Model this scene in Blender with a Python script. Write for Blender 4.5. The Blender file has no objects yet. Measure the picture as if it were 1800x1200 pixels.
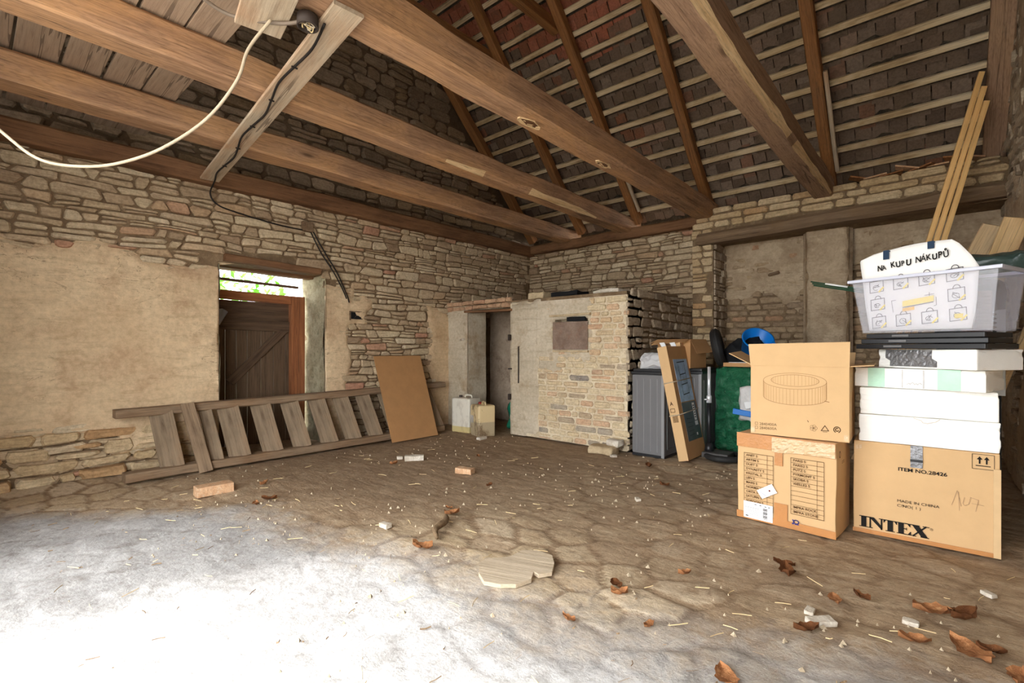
import bpy, bmesh, math, random
import numpy as np
from mathutils import Matrix, Vector, noise as mn

SC = bpy.context.scene
COL = SC.collection
R = random.Random(7)
EXPO = 3.4
I4 = Matrix.Identity(4)
FR = I4.copy()
MW = {}

# ------------------------------------------------------------------ helpers
def setfr(loc=(0, 0, 0), rz=0.0, m=None):
    global FR
    FR = m.copy() if m is not None else Matrix.Translation(Vector(loc)) @ Matrix.Rotation(rz, 4, 'Z')

def lk(o, W, parent=None):
    COL.objects.link(o)
    MW[o] = W.copy()
    if parent is not None:
        o.parent = parent
        o.matrix_basis = MW[parent].inverted() @ W
    else:
        o.matrix_basis = W
    return o

def tag(o, label=None, cat=None, group=None, kind=None):
    if label: o['label'] = label
    if cat: o['category'] = cat
    if group: o['group'] = group
    if kind: o['kind'] = kind
    return o

def thing(name, label, cat, group=None):
    o = bpy.data.objects.new(name, None)
    o.empty_display_size = 0.1
    lk(o, FR)
    return tag(o, label, cat, group)

def mesh(name, verts, faces, mat=None, parent=None, smooth=False, W=None, midx=None, fattr=None, vattr=None):
    me = bpy.data.meshes.new(name)
    me.from_pydata([tuple(v) for v in verts], [], faces)
    mats = mat if isinstance(mat, (list, tuple)) else ([mat] if mat else [])
    for m in mats: me.materials.append(m)
    if midx is not None: me.polygons.foreach_set('material_index', midx)
    if smooth: me.polygons.foreach_set('use_smooth', [True] * len(me.polygons))
    for k, vals in (fattr or {}).items():
        a = me.attributes.new(k, 'FLOAT', 'FACE'); a.data.foreach_set('value', np.asarray(vals, dtype=np.float32))
    for k, vals in (vattr or {}).items():
        a = me.attributes.new(k, 'FLOAT', 'POINT'); a.data.foreach_set('value', np.asarray(vals, dtype=np.float32))
    me.update()
    return lk(bpy.data.objects.new(name, me), (W if W is not None else FR), parent)

def from_bm(name, bm, mat, parent=None, smooth=False, W=None):
    me = bpy.data.meshes.new(name)
    bmesh.ops.recalc_face_normals(bm, faces=bm.faces)
    bm.to_mesh(me); bm.free()
    for m in (mat if isinstance(mat, (list, tuple)) else [mat]): me.materials.append(m)
    if smooth: me.polygons.foreach_set('use_smooth', [True] * len(me.polygons))
    return lk(bpy.data.objects.new(name, me), (W if W is not None else FR), parent)

def bmbox(bm, lo, hi, bev=0.0, seg=2, M=None):
    r = bmesh.ops.create_cube(bm, size=1.0)
    vs = r['verts']
    for v in vs:
        v.co = Vector([lo[i] + (v.co[i] + .5) * (hi[i] - lo[i]) for i in range(3)])
    if M is not None:
        for v in vs: v.co = M @ v.co
    if bev > 0:
        es = list({e for v in vs for e in v.link_edges})
        bmesh.ops.bevel(bm, geom=es, offset=bev, segments=seg, profile=.6, affect='EDGES')

def box(name, lo, hi, mat, parent=None, bev=0.004, seg=2, W=None, smooth=False):
    bm = bmesh.new(); bmbox(bm, lo, hi, bev, seg)
    return from_bm(name, bm, mat, parent, smooth, W)

def crumple(name, lo, hi, mat, parent=None, bev=.05, cuts=5, amp=.02, freq=6, seed=0, sq=0.0, W=None):
    """soft lumpy sack / crumpled carton: subdivided rounded box pushed by noise"""
    bm = bmesh.new(); bmbox(bm, lo, hi, bev, 3)
    bmesh.ops.subdivide_edges(bm, edges=bm.edges[:], cuts=cuts, use_grid_fill=True)
    c = (Vector(lo) + Vector(hi)) / 2
    for v in bm.verts:
        d = (v.co - c)
        n = mn.noise_vector(v.co * freq + Vector((seed * 3.7, seed, 0)))
        n2 = mn.noise_vector(v.co * freq * 2.7 + Vector((seed * 1.7, -seed, 5)))
        k = 1.0
        if sq: 
            t = (v.co.z - lo[2]) / (hi[2] - lo[2])
            k = 1 - sq * max(0, t) ** 2
        v.co = Vector((c.x + d.x * k, c.y + d.y * k, v.co.z)) + n * amp + n2 * amp * .45
        if v.co.z < lo[2]: v.co.z = lo[2]
    return from_bm(name, bm, mat, parent, True, W)

def axis_matrix(p0, p1, up=(0, 0, 1)):
    p0, p1 = Vector(p0), Vector(p1)
    x = (p1 - p0).normalized()
    z = Vector(up); z = (z - x * z.dot(x))
    if z.length < 1e-4: z = Vector((0, 1, 0)) - x * x.y
    z.normalize(); y = z.cross(x)
    M = Matrix((x, y, z)).transposed().to_4x4()
    M.translation = p0
    return M, (p1 - p0).length

def bar(name, p0, p1, w, h, mat, parent=None, up=(0, 0, 1), ch=.006, wob=0.0, seg=1, taper=1.0, pale=None, seed=0, endj=0.0, bow=0.0):
    """timber of chamfered section, local X along its length; pale=(material, corners) strips the bark off a wane corner in places"""
    M, L = axis_matrix(p0, p1, up)
    vs, fs, mi = [], [], []
    n = max(1, seg)
    rr = random.Random(seed * 31 + 5)
    for i in range(n + 1):
        t = i / n; x = L * t
        s = 1 + (taper - 1) * t
        nv = mn.noise_vector(Vector((x * 1.3, seed * 7.1, 0)))
        nf = mn.noise_vector(Vector((x * 4.1, seed * 3.3, 9)))
        oy, oz = nv.x * wob, nv.y * wob + bow * math.sin(math.pi * t)
        hw, hh = w / 2 * s * (1 + nf.x * wob * .8), h / 2 * s * (1 + nf.y * wob * .8)
        pts = []
        for k, (sy, sz) in enumerate(((-1, -1), (1, -1), (1, 1), (-1, 1))):
            wane = pale is not None and 2 * k in pale[1] and pale[3] < t < pale[4]
            c = (ch + ((.03 + .02 * mn.noise(Vector((x * 3, seed, 2)))) * math.sin(math.pi * (t - pale[3]) / (pale[4] - pale[3])) ** .5 if wane else 0)) * (1 + (mn.noise(Vector((x * 2.2, k * 5.3, seed * 2.9))) * .8 if wob else 0))
            c = max(.001, c)
            a = (sy * hw, sz * (hh - c)); b = (sy * (hw - c), sz * hh)
            pts += [b, a] if k in (1, 3) else [a, b]
        # order corners around the section
        for (y, z) in pts: vs.append((x, y + oy, z + oz))
    for i in range(n):
        for k in range(8):
            a = i * 8 + k; b = i * 8 + (k + 1) % 8
            fs.append((a, b, b + 8, a + 8))
            m = 0
            if pale and k in pale[1] and pale[3] < i / n < pale[4]:
                if mn.noise(Vector((i / n * L * 1.1, seed * 4.4, k))) > pale[2]: m = 1
            mi.append(m)
    fs.append(tuple(range(7, -1, -1))); mi.append(0)
    fs.append(tuple(n * 8 + k for k in range(8))); mi.append(0)
    return mesh(name, vs, fs, [mat, pale[0]] if pale else mat, parent, False, FR @ M, mi)

def tube(name, pts, r, mat, parent=None, n=8, smooth=True, cap=True, radii=None):
    pts = [Vector(p) for p in pts]
    vs, fs = [], []
    prev = None
    for i, p in enumerate(pts):
        d = (pts[min(i + 1, len(pts) - 1)] - pts[max(i - 1, 0)]).normalized()
        if prev is None:
            u = Vector((0, 0, 1)) if abs(d.z) < .9 else Vector((1, 0, 0))
        else: u = prev
        u = (u - d * u.dot(d)).normalized(); prev = u
        v = d.cross(u)
        rr = radii[i] if radii else r
        for k in range(n):
            a = 2 * math.pi * k / n
            vs.append(p + (u * math.cos(a) + v * math.sin(a)) * rr)
    for i in range(len(pts) - 1):
        for k in range(n):
            a = i * n + k; b = i * n + (k + 1) % n
            fs.append((a, b, b + n, a + n))
    if cap:
        fs.append(tuple(range(n - 1, -1, -1))); fs.append(tuple((len(pts) - 1) * n + k for k in range(n)))
    return mesh(name, vs, fs, mat, parent, smooth)

def spline(pts, m=8):
    P = [Vector(p) for p in pts]; out = []
    for i in range(len(P) - 1):
        p0, p1, p2, p3 = P[max(i - 1, 0)], P[i], P[i + 1], P[min(i + 2, len(P) - 1)]
        for k in range(m):
            t = k / m
            out.append(.5 * ((2 * p1) + (p2 - p0) * t + (2 * p0 - 5 * p1 + 4 * p2 - p3) * t * t + (3 * p1 - p0 - 3 * p2 + p3) * t ** 3))
    out.append(P[-1]); return out

def lathe(name, prof, mat, parent=None, n=28, W=None, smooth=True):
    vs, fs = [], []
    for (r, z) in prof:
        for k in range(n):
            a = 2 * math.pi * k / n; vs.append((r * math.cos(a), r * math.sin(a), z))
    for i in range(len(prof) - 1):
        for k in range(n):
            a = i * n + k; b = i * n + (k + 1) % n
            fs.append((a, b, b + n, a + n))
    return mesh(name, vs, fs, mat, parent, smooth, W)

# ---- printing on flat faces
class Print:
    def __init__(s, o, ux, uy, eps=.0015):
        s.o, s.ux, s.uy = Vector(o), Vector(ux).normalized(), Vector(uy).normalized()
        s.n = s.ux.cross(s.uy) * eps
        s.v, s.f = [], []
    def P(s, u, v): return s.o + s.ux * u + s.uy * v + s.n
    def poly(s, pts):
        b = len(s.v); s.v += [s.P(*p) for p in pts]; s.f.append(tuple(range(b, b + len(pts)))); return s
    def rect(s, u0, v0, u1, v1): return s.poly([(u0, v0), (u1, v0), (u1, v1), (u0, v1)])
    def line(s, pts, w, closed=False):
        pts = [Vector((p[0], p[1])) for p in pts]
        if closed: pts = pts + [pts[0]]
        for a, b in zip(pts[:-1], pts[1:]):
            d = b - a
            if d.length < 1e-6: continue
            d.normalize(); q = Vector((-d.y, d.x)) * w / 2; e = d * w * .4
            s.poly([a - q - e, b - q + e, b + q + e, a + q - e])
        return s
    def ell(s, cu, cv, a, b, w, t0=0, t1=360, n=28, rot=0):
        pts = []
        for i in range(n + 1):
            t = math.radians(t0 + (t1 - t0) * i / n)
            x, y = a * math.cos(t), b * math.sin(t)
            pts.append((cu + x * math.cos(rot) - y * math.sin(rot), cv + x * math.sin(rot) + y * math.cos(rot)))
        return s.line(pts, w)
    def text(s, body, u, v, size, sx=1.0, rot=0.0, shear=0.0, bold=0.0):
        c = bpy.data.curves.new('t', 'FONT'); c.body = body; c.size = size; c.offset = bold; c.shear = shear; c.resolution_u = 3
        ob = bpy.data.objects.new('t', c)
        me = bpy.data.meshes.new_from_object(ob)
        b = len(s.v); cr, sr = math.cos(rot), math.sin(rot)
        for q in me.vertices:
            x, y = q.co.x * sx, q.co.y
            s.v.append(s.P(u + x * cr - y * sr, v + x * sr + y * cr))
        for p in me.polygons: s.f.append(tuple(b + i for i in p.vertices))
        bpy.data.objects.remove(ob); bpy.data.curves.remove(c); bpy.data.meshes.remove(me)
        return s
    def make(s, name, mat, parent): return mesh(name, s.v, s.f, mat, parent)

# ------------------------------------------------------------------ materials
class NT:
    def __init__(s, name):
        s.m = bpy.data.materials.new(name); s.m.use_nodes = True
        s.t = s.m.node_tree; s.t.nodes.clear()
        s.out = s.t.nodes.new('ShaderNodeOutputMaterial')
        s.b = s.t.nodes.new('ShaderNodeBsdfPrincipled')
        s.t.links.new(s.b.outputs[0], s.out.inputs[0])
        s.tc = s.t.nodes.new('ShaderNodeTexCoord')
    def n(s, typ, **k):
        nd = s.t.nodes.new(typ)
        for a, v in k.items(): setattr(nd, a, v)
        return nd
    def l(s, a, b): s.t.links.new(a, b)
    def map(s, scale=(1, 1, 1), src='Object', loc=(0, 0, 0)):
        mp = s.n('ShaderNodeMapping'); mp.inputs['Scale'].default_value = scale; mp.inputs['Location'].default_value = loc
        s.l(s.tc.outputs[src], mp.inputs[0]); return mp.outputs[0]
    def noise(s, vec, scale, detail=4, rough=.6, dist=0.0):
        nd = s.n('ShaderNodeTexNoise'); nd.inputs['Scale'].default_value = scale; nd.inputs['Detail'].default_value = detail
        nd.inputs['Roughness'].default_value = rough; nd.inputs['Distortion'].default_value = dist
        s.l(vec, nd.inputs['Vector']); return nd.outputs['Fac']
    def attr(s, name):
        a = s.n('ShaderNodeAttribute'); a.attribute_name = name; return a.outputs['Fac']
    def ramp(s, fac, stops, interp='LINEAR'):
        r = s.n('ShaderNodeValToRGB'); e = r.color_ramp.elements; r.color_ramp.interpolation = interp
        while len(e) < len(stops): e.new(.5)
        for i, (p, c) in enumerate(stops):
            e[i].position = p; e[i].color = (*c, 1) if len(c) == 3 else c
        s.l(fac, r.inputs[0]); return r.outputs[0]
    def rmp(s, fac, a, b, lo=0.0, hi=1.0):
        r = s.n('ShaderNodeMapRange'); r.inputs[1].default_value = a; r.inputs[2].default_value = b
        r.inputs[3].default_value = lo; r.inputs[4].default_value = hi
        s.l(fac, r.inputs[0]); return r.outputs[0]
    def mix(s, fac, a, b, mode='MIX'):
        m = s.n('ShaderNodeMix', data_type='RGBA', blend_type=mode)
        for sock, val in ((m.inputs[0], fac), (m.inputs[6], a), (m.inputs[7], b)):
            if isinstance(val, (int, float)): sock.default_value = val
            elif isinstance(val, tuple): sock.default_value = (*val, 1) if len(val) == 3 else val
            else: s.l(val, sock)
        return m.outputs[2]
    def math(s, op, a, b=0.0):
        m = s.n('ShaderNodeMath', operation=op)
        for i, val in enumerate((a, b)):
            if isinstance(val, (int, float)): m.inputs[i].default_value = val
            else: s.l(val, m.inputs[i])
        return m.outputs[0]
    def bump(s, h, strength=.5, dist=.02):
        b = s.n('ShaderNodeBump'); b.inputs['Strength'].default_value = strength; b.inputs['Distance'].default_value = dist
        s.l(h, b.inputs['Height']); s.l(b.outputs[0], s.b.inputs['Normal'])
    def fin(s, col, rough=.85, spec=.25, **k):
        if isinstance(col, tuple): s.b.inputs['Base Color'].default_value = (*col, 1)
        else: s.l(col, s.b.inputs['Base Color'])
        if isinstance(rough, (int, float)): s.b.inputs['Roughness'].default_value = rough
        else: s.l(rough, s.b.inputs['Roughness'])
        s.b.inputs['Specular IOR Level'].default_value = spec
        for a, v in k.items(): s.b.inputs[a.replace('_', ' ')].default_value = v
        return s.m

def srgb(r, g, b):
    f = lambda c: (c / 255 / 12.92) if c / 255 <= .04045 else ((c / 255 + .055) / 1.055) ** 2.4
    return (f(r), f(g), f(b))

def stone_mat(name, stops, dirt=(.16, .12, .08), dirt_amt=.5, bump=.5):
    t = NT(name)
    v = t.map()
    base = t.ramp(t.attr('rnd'), stops)
    n1 = t.noise(v, 5, 6, .65); n2 = t.noise(v, 34, 5, .7)
    c = t.mix(t.rmp(n1, .35, .75, 0, dirt_amt), base, dirt)
    c = t.mix(1.0, c, t.ramp(n2, [(.25, (.62, .60, .58)), (.6, (1, 1, 1)), (.85, (1.15, 1.12, 1.05))]), 'MULTIPLY')
    st = t.noise(t.map((4, 4, 40)), 1.5, 5, .6)
    c = t.mix(1.0, c, t.ramp(st, [(.3, (.72, .70, .68)), (.55, (1, 1, 1))]), 'MULTIPLY')
    t.bump(t.math('ADD', n2, t.math('MULTIPLY', st, .8)), bump, .015)
    return t.fin(c, .92, .15)

def rough_mat(name, c1, c2, c3=None, s1=2.5, s2=25, bump=.4, rough=.92, dist=.02, streak=False):
    t = NT(name); v = t.map()
    n1 = t.noise(v, s1, 7, .65, .3); n2 = t.noise(v, s2, 5, .7)
    c = t.ramp(n1, [(.3, c2), (.62, c1)])
    if c3:
        n3 = t.noise(t.map((1, 1, 1), loc=(3.1, 7.7, 1.3)), s1 * 1.7, 6, .7)
        c = t.mix(t.rmp(n3, .52, .68, 0, .85), c, c3)
    c = t.mix(1.0, c, t.ramp(n2, [(.25, (.75, .73, .70)), (.6, (1, 1, 1)), (.9, (1.12, 1.1, 1.06))]), 'MULTIPLY')
    h = t.math('ADD', n2, t.math('MULTIPLY', n1, .8))
    if streak:
        k = t.noise(t.map((1.4, 1.4, 9), loc=(2, 5, 1)), 1.6, 8, .7, .5)
        c = t.mix(1.0, c, t.ramp(k, [(.3, (.80, .76, .71)), (.46, (1, 1, 1)), (.75, (1.07, 1.06, 1.05))]), 'MULTIPLY')
        f = t.noise(t.map((1.2, 1.2, 4), loc=(9, 1, 6)), 1.5, 5, .6, .8)
        ck = t.math('LESS_THAN', t.math('ABSOLUTE', t.math('SUBTRACT', f, .5)), .004)
        ck = t.math('MULTIPLY', ck, t.rmp(t.noise(v, 1.1, 3, .5), .5, .6))
        c = t.mix(t.math('MULTIPLY', ck, .7), c, srgb(112, 88, 66))
        h = t.math('SUBTRACT', t.math('ADD', h, t.math('MULTIPLY', k, 1.2)), ck)
    t.bump(h, bump, dist)
    return t.fin(c, rough, .15)

def wood_mat(name, c1, c2, c3=None, rough=.8, along=1.0, cross=11.0, bump=.35, ax=0, dark=.55, knots=False):
    """grain along local axis ax"""
    t = NT(name)
    def sc(a, c): 
        r = [c, c, c]; r[ax] = a; return tuple(r)
    g = t.noise(t.map(sc(along * .8, cross * 1.6)), 1.6, 7, .68, .35)
    fine = t.noise(t.map(sc(along * 1.3, cross * 3.2)), 2.2, 8, .78, .25)
    big = t.noise(t.map(sc(.9, 2.2)), 1.4, 6, .65, .4)
    c = t.ramp(g, [(.3, c2), (.62, c1)])
    if c3: c = t.mix(t.rmp(big, .45, .7, 0, .9), c, c3)
    d = (1 + dark) / 2
    c = t.mix(1.0, c, t.ramp(fine, [(.34, (dark, dark * .94, dark * .88)), (.48, (1, 1, 1)), (.68, (1.14, 1.12, 1.06))]), 'MULTIPLY')
    c = t.mix(1.0, c, t.ramp(big, [(.3, (.80, .78, .76)), (.5, (1, 1, 1))]), 'MULTIPLY')
    if knots:
        vo = t.n('ShaderNodeTexVoronoi'); vo.inputs['Scale'].default_value = 1.0; t.l(t.map(sc(1.5, 5.5), loc=(2, 4, 7)), vo.inputs['Vector'])
        c = t.mix(t.rmp(vo.outputs['Distance'], .05, .16, .75, 0), c, (.10, .055, .03))
        rg = t.math('SINE', t.math('MULTIPLY', t.math('ADD', vo.outputs['Distance'], t.math('MULTIPLY', g, .5)), 62))
        c = t.mix(t.math('MULTIPLY', t.rmp(rg, .2, .9), .22), c, (.14, .08, .045))
    # a few drying cracks along the grain
    cr = t.noise(t.map(sc(.18, 6), loc=(5, 2, 8)), 1.2, 3, .5, .1)
    where = t.rmp(t.noise(t.map(sc(.5, 1.5), loc=(1, 9, 4)), 1.5, 2, .5), .52, .58)
    crk = t.math('MULTIPLY', t.math('LESS_THAN', t.math('ABSOLUTE', t.math('SUBTRACT', cr, .5)), .007), where)
    c = t.mix(t.math('MULTIPLY', crk, .6), c, (.07, .045, .03))
    t.bump(t.math('SUBTRACT', t.math('ADD', g, fine), t.math('MULTIPLY', crk, 1.0)), bump, .012)
    return t.fin(c, rough, .2)

def plain(name, c, rough=.6, spec=.3, var=.12, bump=0.0, bs=40, bd=.01, **k):
    t = NT(name); v = t.map()
    n = t.noise(v, 6, 5, .65)
    col = t.mix(1.0, c, t.ramp(n, [(.3, (1 - var,) * 3), (.7, (1 + var * .4,) * 3)]), 'MULTIPLY')
    if bump: t.bump(t.noise(v, bs, 5, .6, .8 if bd > .01 else 0), bump, bd)
    return t.fin(col, rough, spec, **k)

M = {}
M['stone'] = stone_mat('stone_grey_tan', [(0, srgb(172, 148, 120)), (.2, srgb(206, 184, 150)), (.45, srgb(224, 206, 172)), (.65, srgb(196, 172, 140)), (.8, srgb(232, 216, 184)), (.94, srgb(204, 174, 138)), (1, srgb(204, 150, 124))], dirt=srgb(150, 124, 98), dirt_amt=.5)
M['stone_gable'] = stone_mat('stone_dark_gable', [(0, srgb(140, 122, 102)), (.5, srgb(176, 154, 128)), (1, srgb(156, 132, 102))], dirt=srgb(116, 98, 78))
M['stone_pale'] = stone_mat('limestone_pale', [(0, srgb(206, 180, 138)), (.4, srgb(226, 206, 170)), (.75, srgb(214, 190, 150)), (1, srgb(200, 160, 116))], dirt=srgb(168, 134, 92), dirt_amt=.5)
M['stone_side'] = stone_mat('stone_rough_grey', [(0, srgb(164, 146, 126)), (.5, srgb(196, 180, 156)), (1, srgb(214, 198, 172))], dirt=srgb(140, 120, 98))
M['brick'] = stone_mat('brick_mixed', [(0, srgb(216, 194, 156)), (.3, srgb(228, 210, 174)), (.55, srgb(210, 182, 144)), (.72, srgb(222, 186, 152)), (.82, srgb(210, 168, 134)), (.88, srgb(184, 170, 150)), (.95, srgb(146, 138, 130)), (1, srgb(196, 168, 132))], dirt=srgb(206, 190, 160), dirt_amt=.7)
M['brick_dirty'] = stone_mat('brick_dirty', [(0, srgb(172, 148, 120)), (.4, srgb(200, 176, 142)), (.7, srgb(156, 136, 114)), (.85, srgb(214, 190, 152)), (1, srgb(188, 134, 104))], dirt=srgb(144, 120, 92), dirt_amt=.8)
M['mortar'] = rough_mat('mortar_dark', srgb(138, 116, 90), srgb(106, 86, 64), srgb(164, 142, 112), 4, 40, .5)
M['mortar_light'] = rough_mat('mortar_light', srgb(226, 212, 184), srgb(196, 178, 148), srgb(176, 152, 120), 4, 40, .5)
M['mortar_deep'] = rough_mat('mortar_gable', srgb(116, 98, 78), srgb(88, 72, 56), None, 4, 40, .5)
M['plaster'] = rough_mat('plaster_ochre', srgb(226, 202, 166), srgb(202, 174, 138), srgb(186, 154, 122), 1.1, 20, .4, streak=True)
M['plaster_grey'] = rough_mat('plaster_grey', srgb(206, 194, 172), srgb(182, 168, 144), srgb(172, 150, 120), 1.6, 22, .3, streak=True)
M['plaster_pier'] = rough_mat('plaster_pier', srgb(196, 176, 148), srgb(166, 144, 118), srgb(208, 188, 158), 2.5, 24, .6, streak=True)
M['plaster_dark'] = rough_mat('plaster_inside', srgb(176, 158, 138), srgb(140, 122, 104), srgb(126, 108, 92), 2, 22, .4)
M['reveal'] = rough_mat('plaster_reveal', srgb(182, 172, 144), srgb(140, 126, 98), srgb(116, 112, 86), 5, 30, .7)
M['beam'] = wood_mat('beam_wood', srgb(190, 152, 120), srgb(146, 110, 84), srgb(202, 156, 110), .78, dark=.5, knots=True)
M['beam_grey'] = wood_mat('beam_wood_weathered', srgb(180, 148, 122), srgb(142, 112, 90), srgb(172, 140, 110), .82, dark=.52, knots=True)
M['beam_pale'] = wood_mat('stripped_sapwood', srgb(236, 208, 164), srgb(208, 172, 124), None, .75)
M['plate'] = wood_mat('wall_plate_wood', srgb(124, 90, 64), srgb(92, 64, 44), srgb(138, 102, 72), .82)
M['rafter'] = wood_mat('rafter_wood', srgb(170, 118, 72), srgb(122, 80, 46), srgb(140, 100, 66), .75, knots=True)
M['batten'] = wood_mat('batten_wood', srgb(212, 188, 148), srgb(164, 136, 98), srgb(232, 216, 184), .85)
M['grey_wood'] = wood_mat('weathered_board', srgb(206, 190, 166), srgb(172, 152, 128), srgb(186, 150, 118), .85, dark=.7)
M['old_wood'] = wood_mat('old_stair_wood', srgb(152, 130, 106), srgb(116, 96, 76), srgb(132, 104, 78), .85)
M['old_wood2'] = wood_mat('old_stair_tread_wood', srgb(146, 128, 106), srgb(118, 100, 80), srgb(142, 112, 84), .85)
M['loft'] = wood_mat('loft_plank_wood', srgb(176, 154, 132), srgb(146, 124, 104), srgb(164, 140, 118), .88, dark=.72)
M['door_wood'] = wood_mat('door_plank_wood', srgb(112, 90, 70), srgb(76, 60, 45), srgb(96, 78, 60), .85, ax=2)
M['door_red'] = wood_mat('door_frame_wood', srgb(164, 106, 68), srgb(126, 78, 50), None, .8)
M['lintel'] = wood_mat('lintel_log', srgb(140, 118, 94), srgb(104, 84, 66), srgb(122, 98, 72), .85)
M['lath'] = wood_mat('pine_lath', srgb(240, 200, 136), srgb(222, 174, 108), None, .6, dark=.9)
M['pine'] = wood_mat('pine_plank', srgb(226, 194, 144), srgb(204, 168, 116), srgb(190, 150, 104), .65, dark=.85)
M['pine_grey'] = wood_mat('pine_plank_greyed', srgb(220, 190, 144), srgb(188, 158, 120), srgb(178, 156, 128), .7, dark=.8)
M['hardboard'] = plain('hardboard_brown', srgb(176, 132, 88), .6, .25, .10, .08, 90)
M['tile'] = None
M['carton'] = plain('cardboard', srgb(208, 172, 126), .8, .15, .06, .05, 60)
M['carton_dark'] = plain('cardboard_brown', srgb(190, 146, 100), .8, .15, .08, .05, 60)
M['carton_edge'] = plain('cardboard_core', srgb(212, 180, 136), .85, .1, .1)
M['tape'] = plain('packing_tape_brown', srgb(190, 132, 78), .3, .4, .12, .3, 50)
M['tape_clear'] = plain('packing_tape_clear', srgb(214, 182, 138), .12, .6, .15, .7, 45)
M['tape_silver'] = plain('duct_tape', srgb(140, 140, 142), .28, .6, .25, .9, 38, Metallic=.6)
M['ink'] = plain('print_ink_brown', srgb(84, 60, 38), .8, .1, .15)
M['ink_black'] = plain('print_ink_black', srgb(34, 32, 30), .75, .1, .1)
M['ink_pale'] = plain('print_ink_pale', srgb(168, 128, 84), .8, .1, .1)
M['ink_blue'] = plain('print_ink_blue', srgb(60, 66, 130), .8, .1, .1)
M['pencil'] = plain('pencil_mark', srgb(168, 138, 106), .8, .1, .1)
M['paper'] = plain('paper_white', srgb(240, 240, 238), .7, .2, .03)
M['foam'] = plain('polystyrene', srgb(245, 244, 238), .85, .15, .04, .25, 160)
M['foam_tint'] = plain('green_tape', srgb(190, 228, 204), .5, .3, .12, .2, 40)
M['wrap'] = plain('clear_wrap', srgb(206, 202, 198), .25, .5, .25, .8, 30)
M['grey_plastic'] = plain('grey_plastic', srgb(106, 105, 105), .45, .4, .05)
M['black_plastic'] = plain('black_plastic', srgb(30, 30, 32), .4, .4, .1)
M['black_cloth'] = plain('black_cloth', srgb(24, 24, 26), .8, .2, .2, .3, 20)
M['rubber'] = plain('black_rubber', srgb(40, 39, 38), .65, .3, .15, .2, 30)
M['silver'] = plain('chrome_tube', srgb(216, 216, 218), .25, .5, .03, Metallic=.35)
M['green_bag'] = plain('green_woven_plastic', srgb(20, 104, 66), .3, .6, .2, 1.0, 13, bd=.07)
M['green_bag2'] = plain('green_plastic_sack', srgb(24, 110, 84), .25, .6, .2, .5, 22)
M['dark_green'] = plain('dark_green_plastic', srgb(66, 84, 78), .3, .5, .25, .5, 16)
M['stake'] = plain('green_coated_stake', srgb(32, 72, 50), .4, .4, .1)
M['blue'] = plain('blue_plastic', srgb(8, 118, 206), .3, .5, .06)
M['bag_white'] = plain('bag_white', srgb(240, 238, 232), .6, .3, .03, .12, 14)
M['navy'] = plain('navy_webbing', srgb(44, 62, 84), .8, .2, .1)
M['yellow'] = plain('print_yellow', srgb(246, 220, 84), .7, .2, .05)
M['orange'] = plain('print_orange', srgb(240, 186, 70), .7, .2, .05)
M['rust'] = plain('rust_brown_ribbed', srgb(146, 84, 52), .7, .3, .2, .3, 50)
M['white_board'] = plain('white_board', srgb(222, 226, 222), .5, .3, .05)
M['rope'] = plain('white_cable', srgb(190, 174, 148), .7, .3, .15, .5, 60)
M['cable'] = plain('black_cable', srgb(34, 29, 26), .6, .3, .15)
M['cable_grey'] = plain('grey_cable', srgb(120, 106, 92), .6, .3, .15)
M['metal_rust'] = rough_mat('rusty_sheet', srgb(146, 126, 112), srgb(118, 98, 84), srgb(134, 106, 88), 6, 40, .3)
M['bubble'] = None
M['leaf'] = rough_mat('dry_leaf', srgb(176, 122, 80), srgb(132, 86, 54), srgb(196, 150, 104), 14, 60, .4)
M['leaf_dark'] = rough_mat('dry_leaf_dark', srgb(122, 78, 46), srgb(86, 52, 30), None, 14, 60, .4)
M['twig'] = rough_mat('twig_bark', srgb(150, 126, 98), srgb(104, 84, 62), None, 16, 60, .6)
M['brick_loose'] = rough_mat('loose_brick', srgb(216, 176, 138), srgb(196, 150, 112), srgb(214, 196, 168), 14, 60, .4)
M['chip'] = rough_mat('plaster_chip', srgb(222, 214, 200), srgb(190, 176, 154), None, 14, 60, .4)
M['slab'] = wood_mat('ribbed_slab', srgb(206, 190, 166), srgb(182, 164, 138), None, .85, 1.0, 14, .5, 0, .8)
M['straw'] = plain('straw', srgb(214, 190, 142), .8, .2, .1)
M['steel'] = plain('dark_iron', srgb(62, 52, 46), .7, .3, .2)
M['green_leaf'] = plain('green_leaf', srgb(120, 190, 60), .6, .3, .3)

def glassy(name, tint, alpha, rough):
    t = NT(name)
    tr = t.n('ShaderNodeBsdfTransparent'); tr.inputs[0].default_value = (*tint, 1)
    ms = t.n('ShaderNodeMixShader'); ms.inputs[0].default_value = alpha
    t.l(tr.outputs[0], ms.inputs[1]); t.l(t.b.outputs[0], ms.inputs[2]); t.l(ms.outputs[0], t.out.inputs[0])
    n = t.noise(t.map(), 18, 4, .6); t.bump(n, .15, .01)
    return t.fin(tint, rough, .5)
M['bin'] = glassy('translucent_bin', srgb(249, 249, 252), .17, .22)
M['bin_rim'] = glassy('translucent_bin_rim', srgb(226, 228, 240), .75, .25)
M['bubble'] = glassy('clear_plastic_film', srgb(232, 232, 232), .6, .12)
M['bedding'] = rough_mat('tile_bedding', srgb(84, 74, 62), srgb(54, 48, 40), srgb(100, 92, 80), 9, 50, .7)
M['yard'] = rough_mat('yard_gravel', srgb(206, 200, 190), srgb(176, 168, 156), None, 2, 30, .4)
M['stone_bar'] = rough_mat('loose_stone', srgb(206, 186, 152), srgb(170, 148, 116), None, 5, 40, .5)
M['brick_pink'] = stone_mat('lintel_brick', [(0, srgb(190, 150, 120)), (.5, srgb(212, 178, 144)), (1, srgb(196, 160, 130))], dirt=srgb(150, 116, 90))
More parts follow.
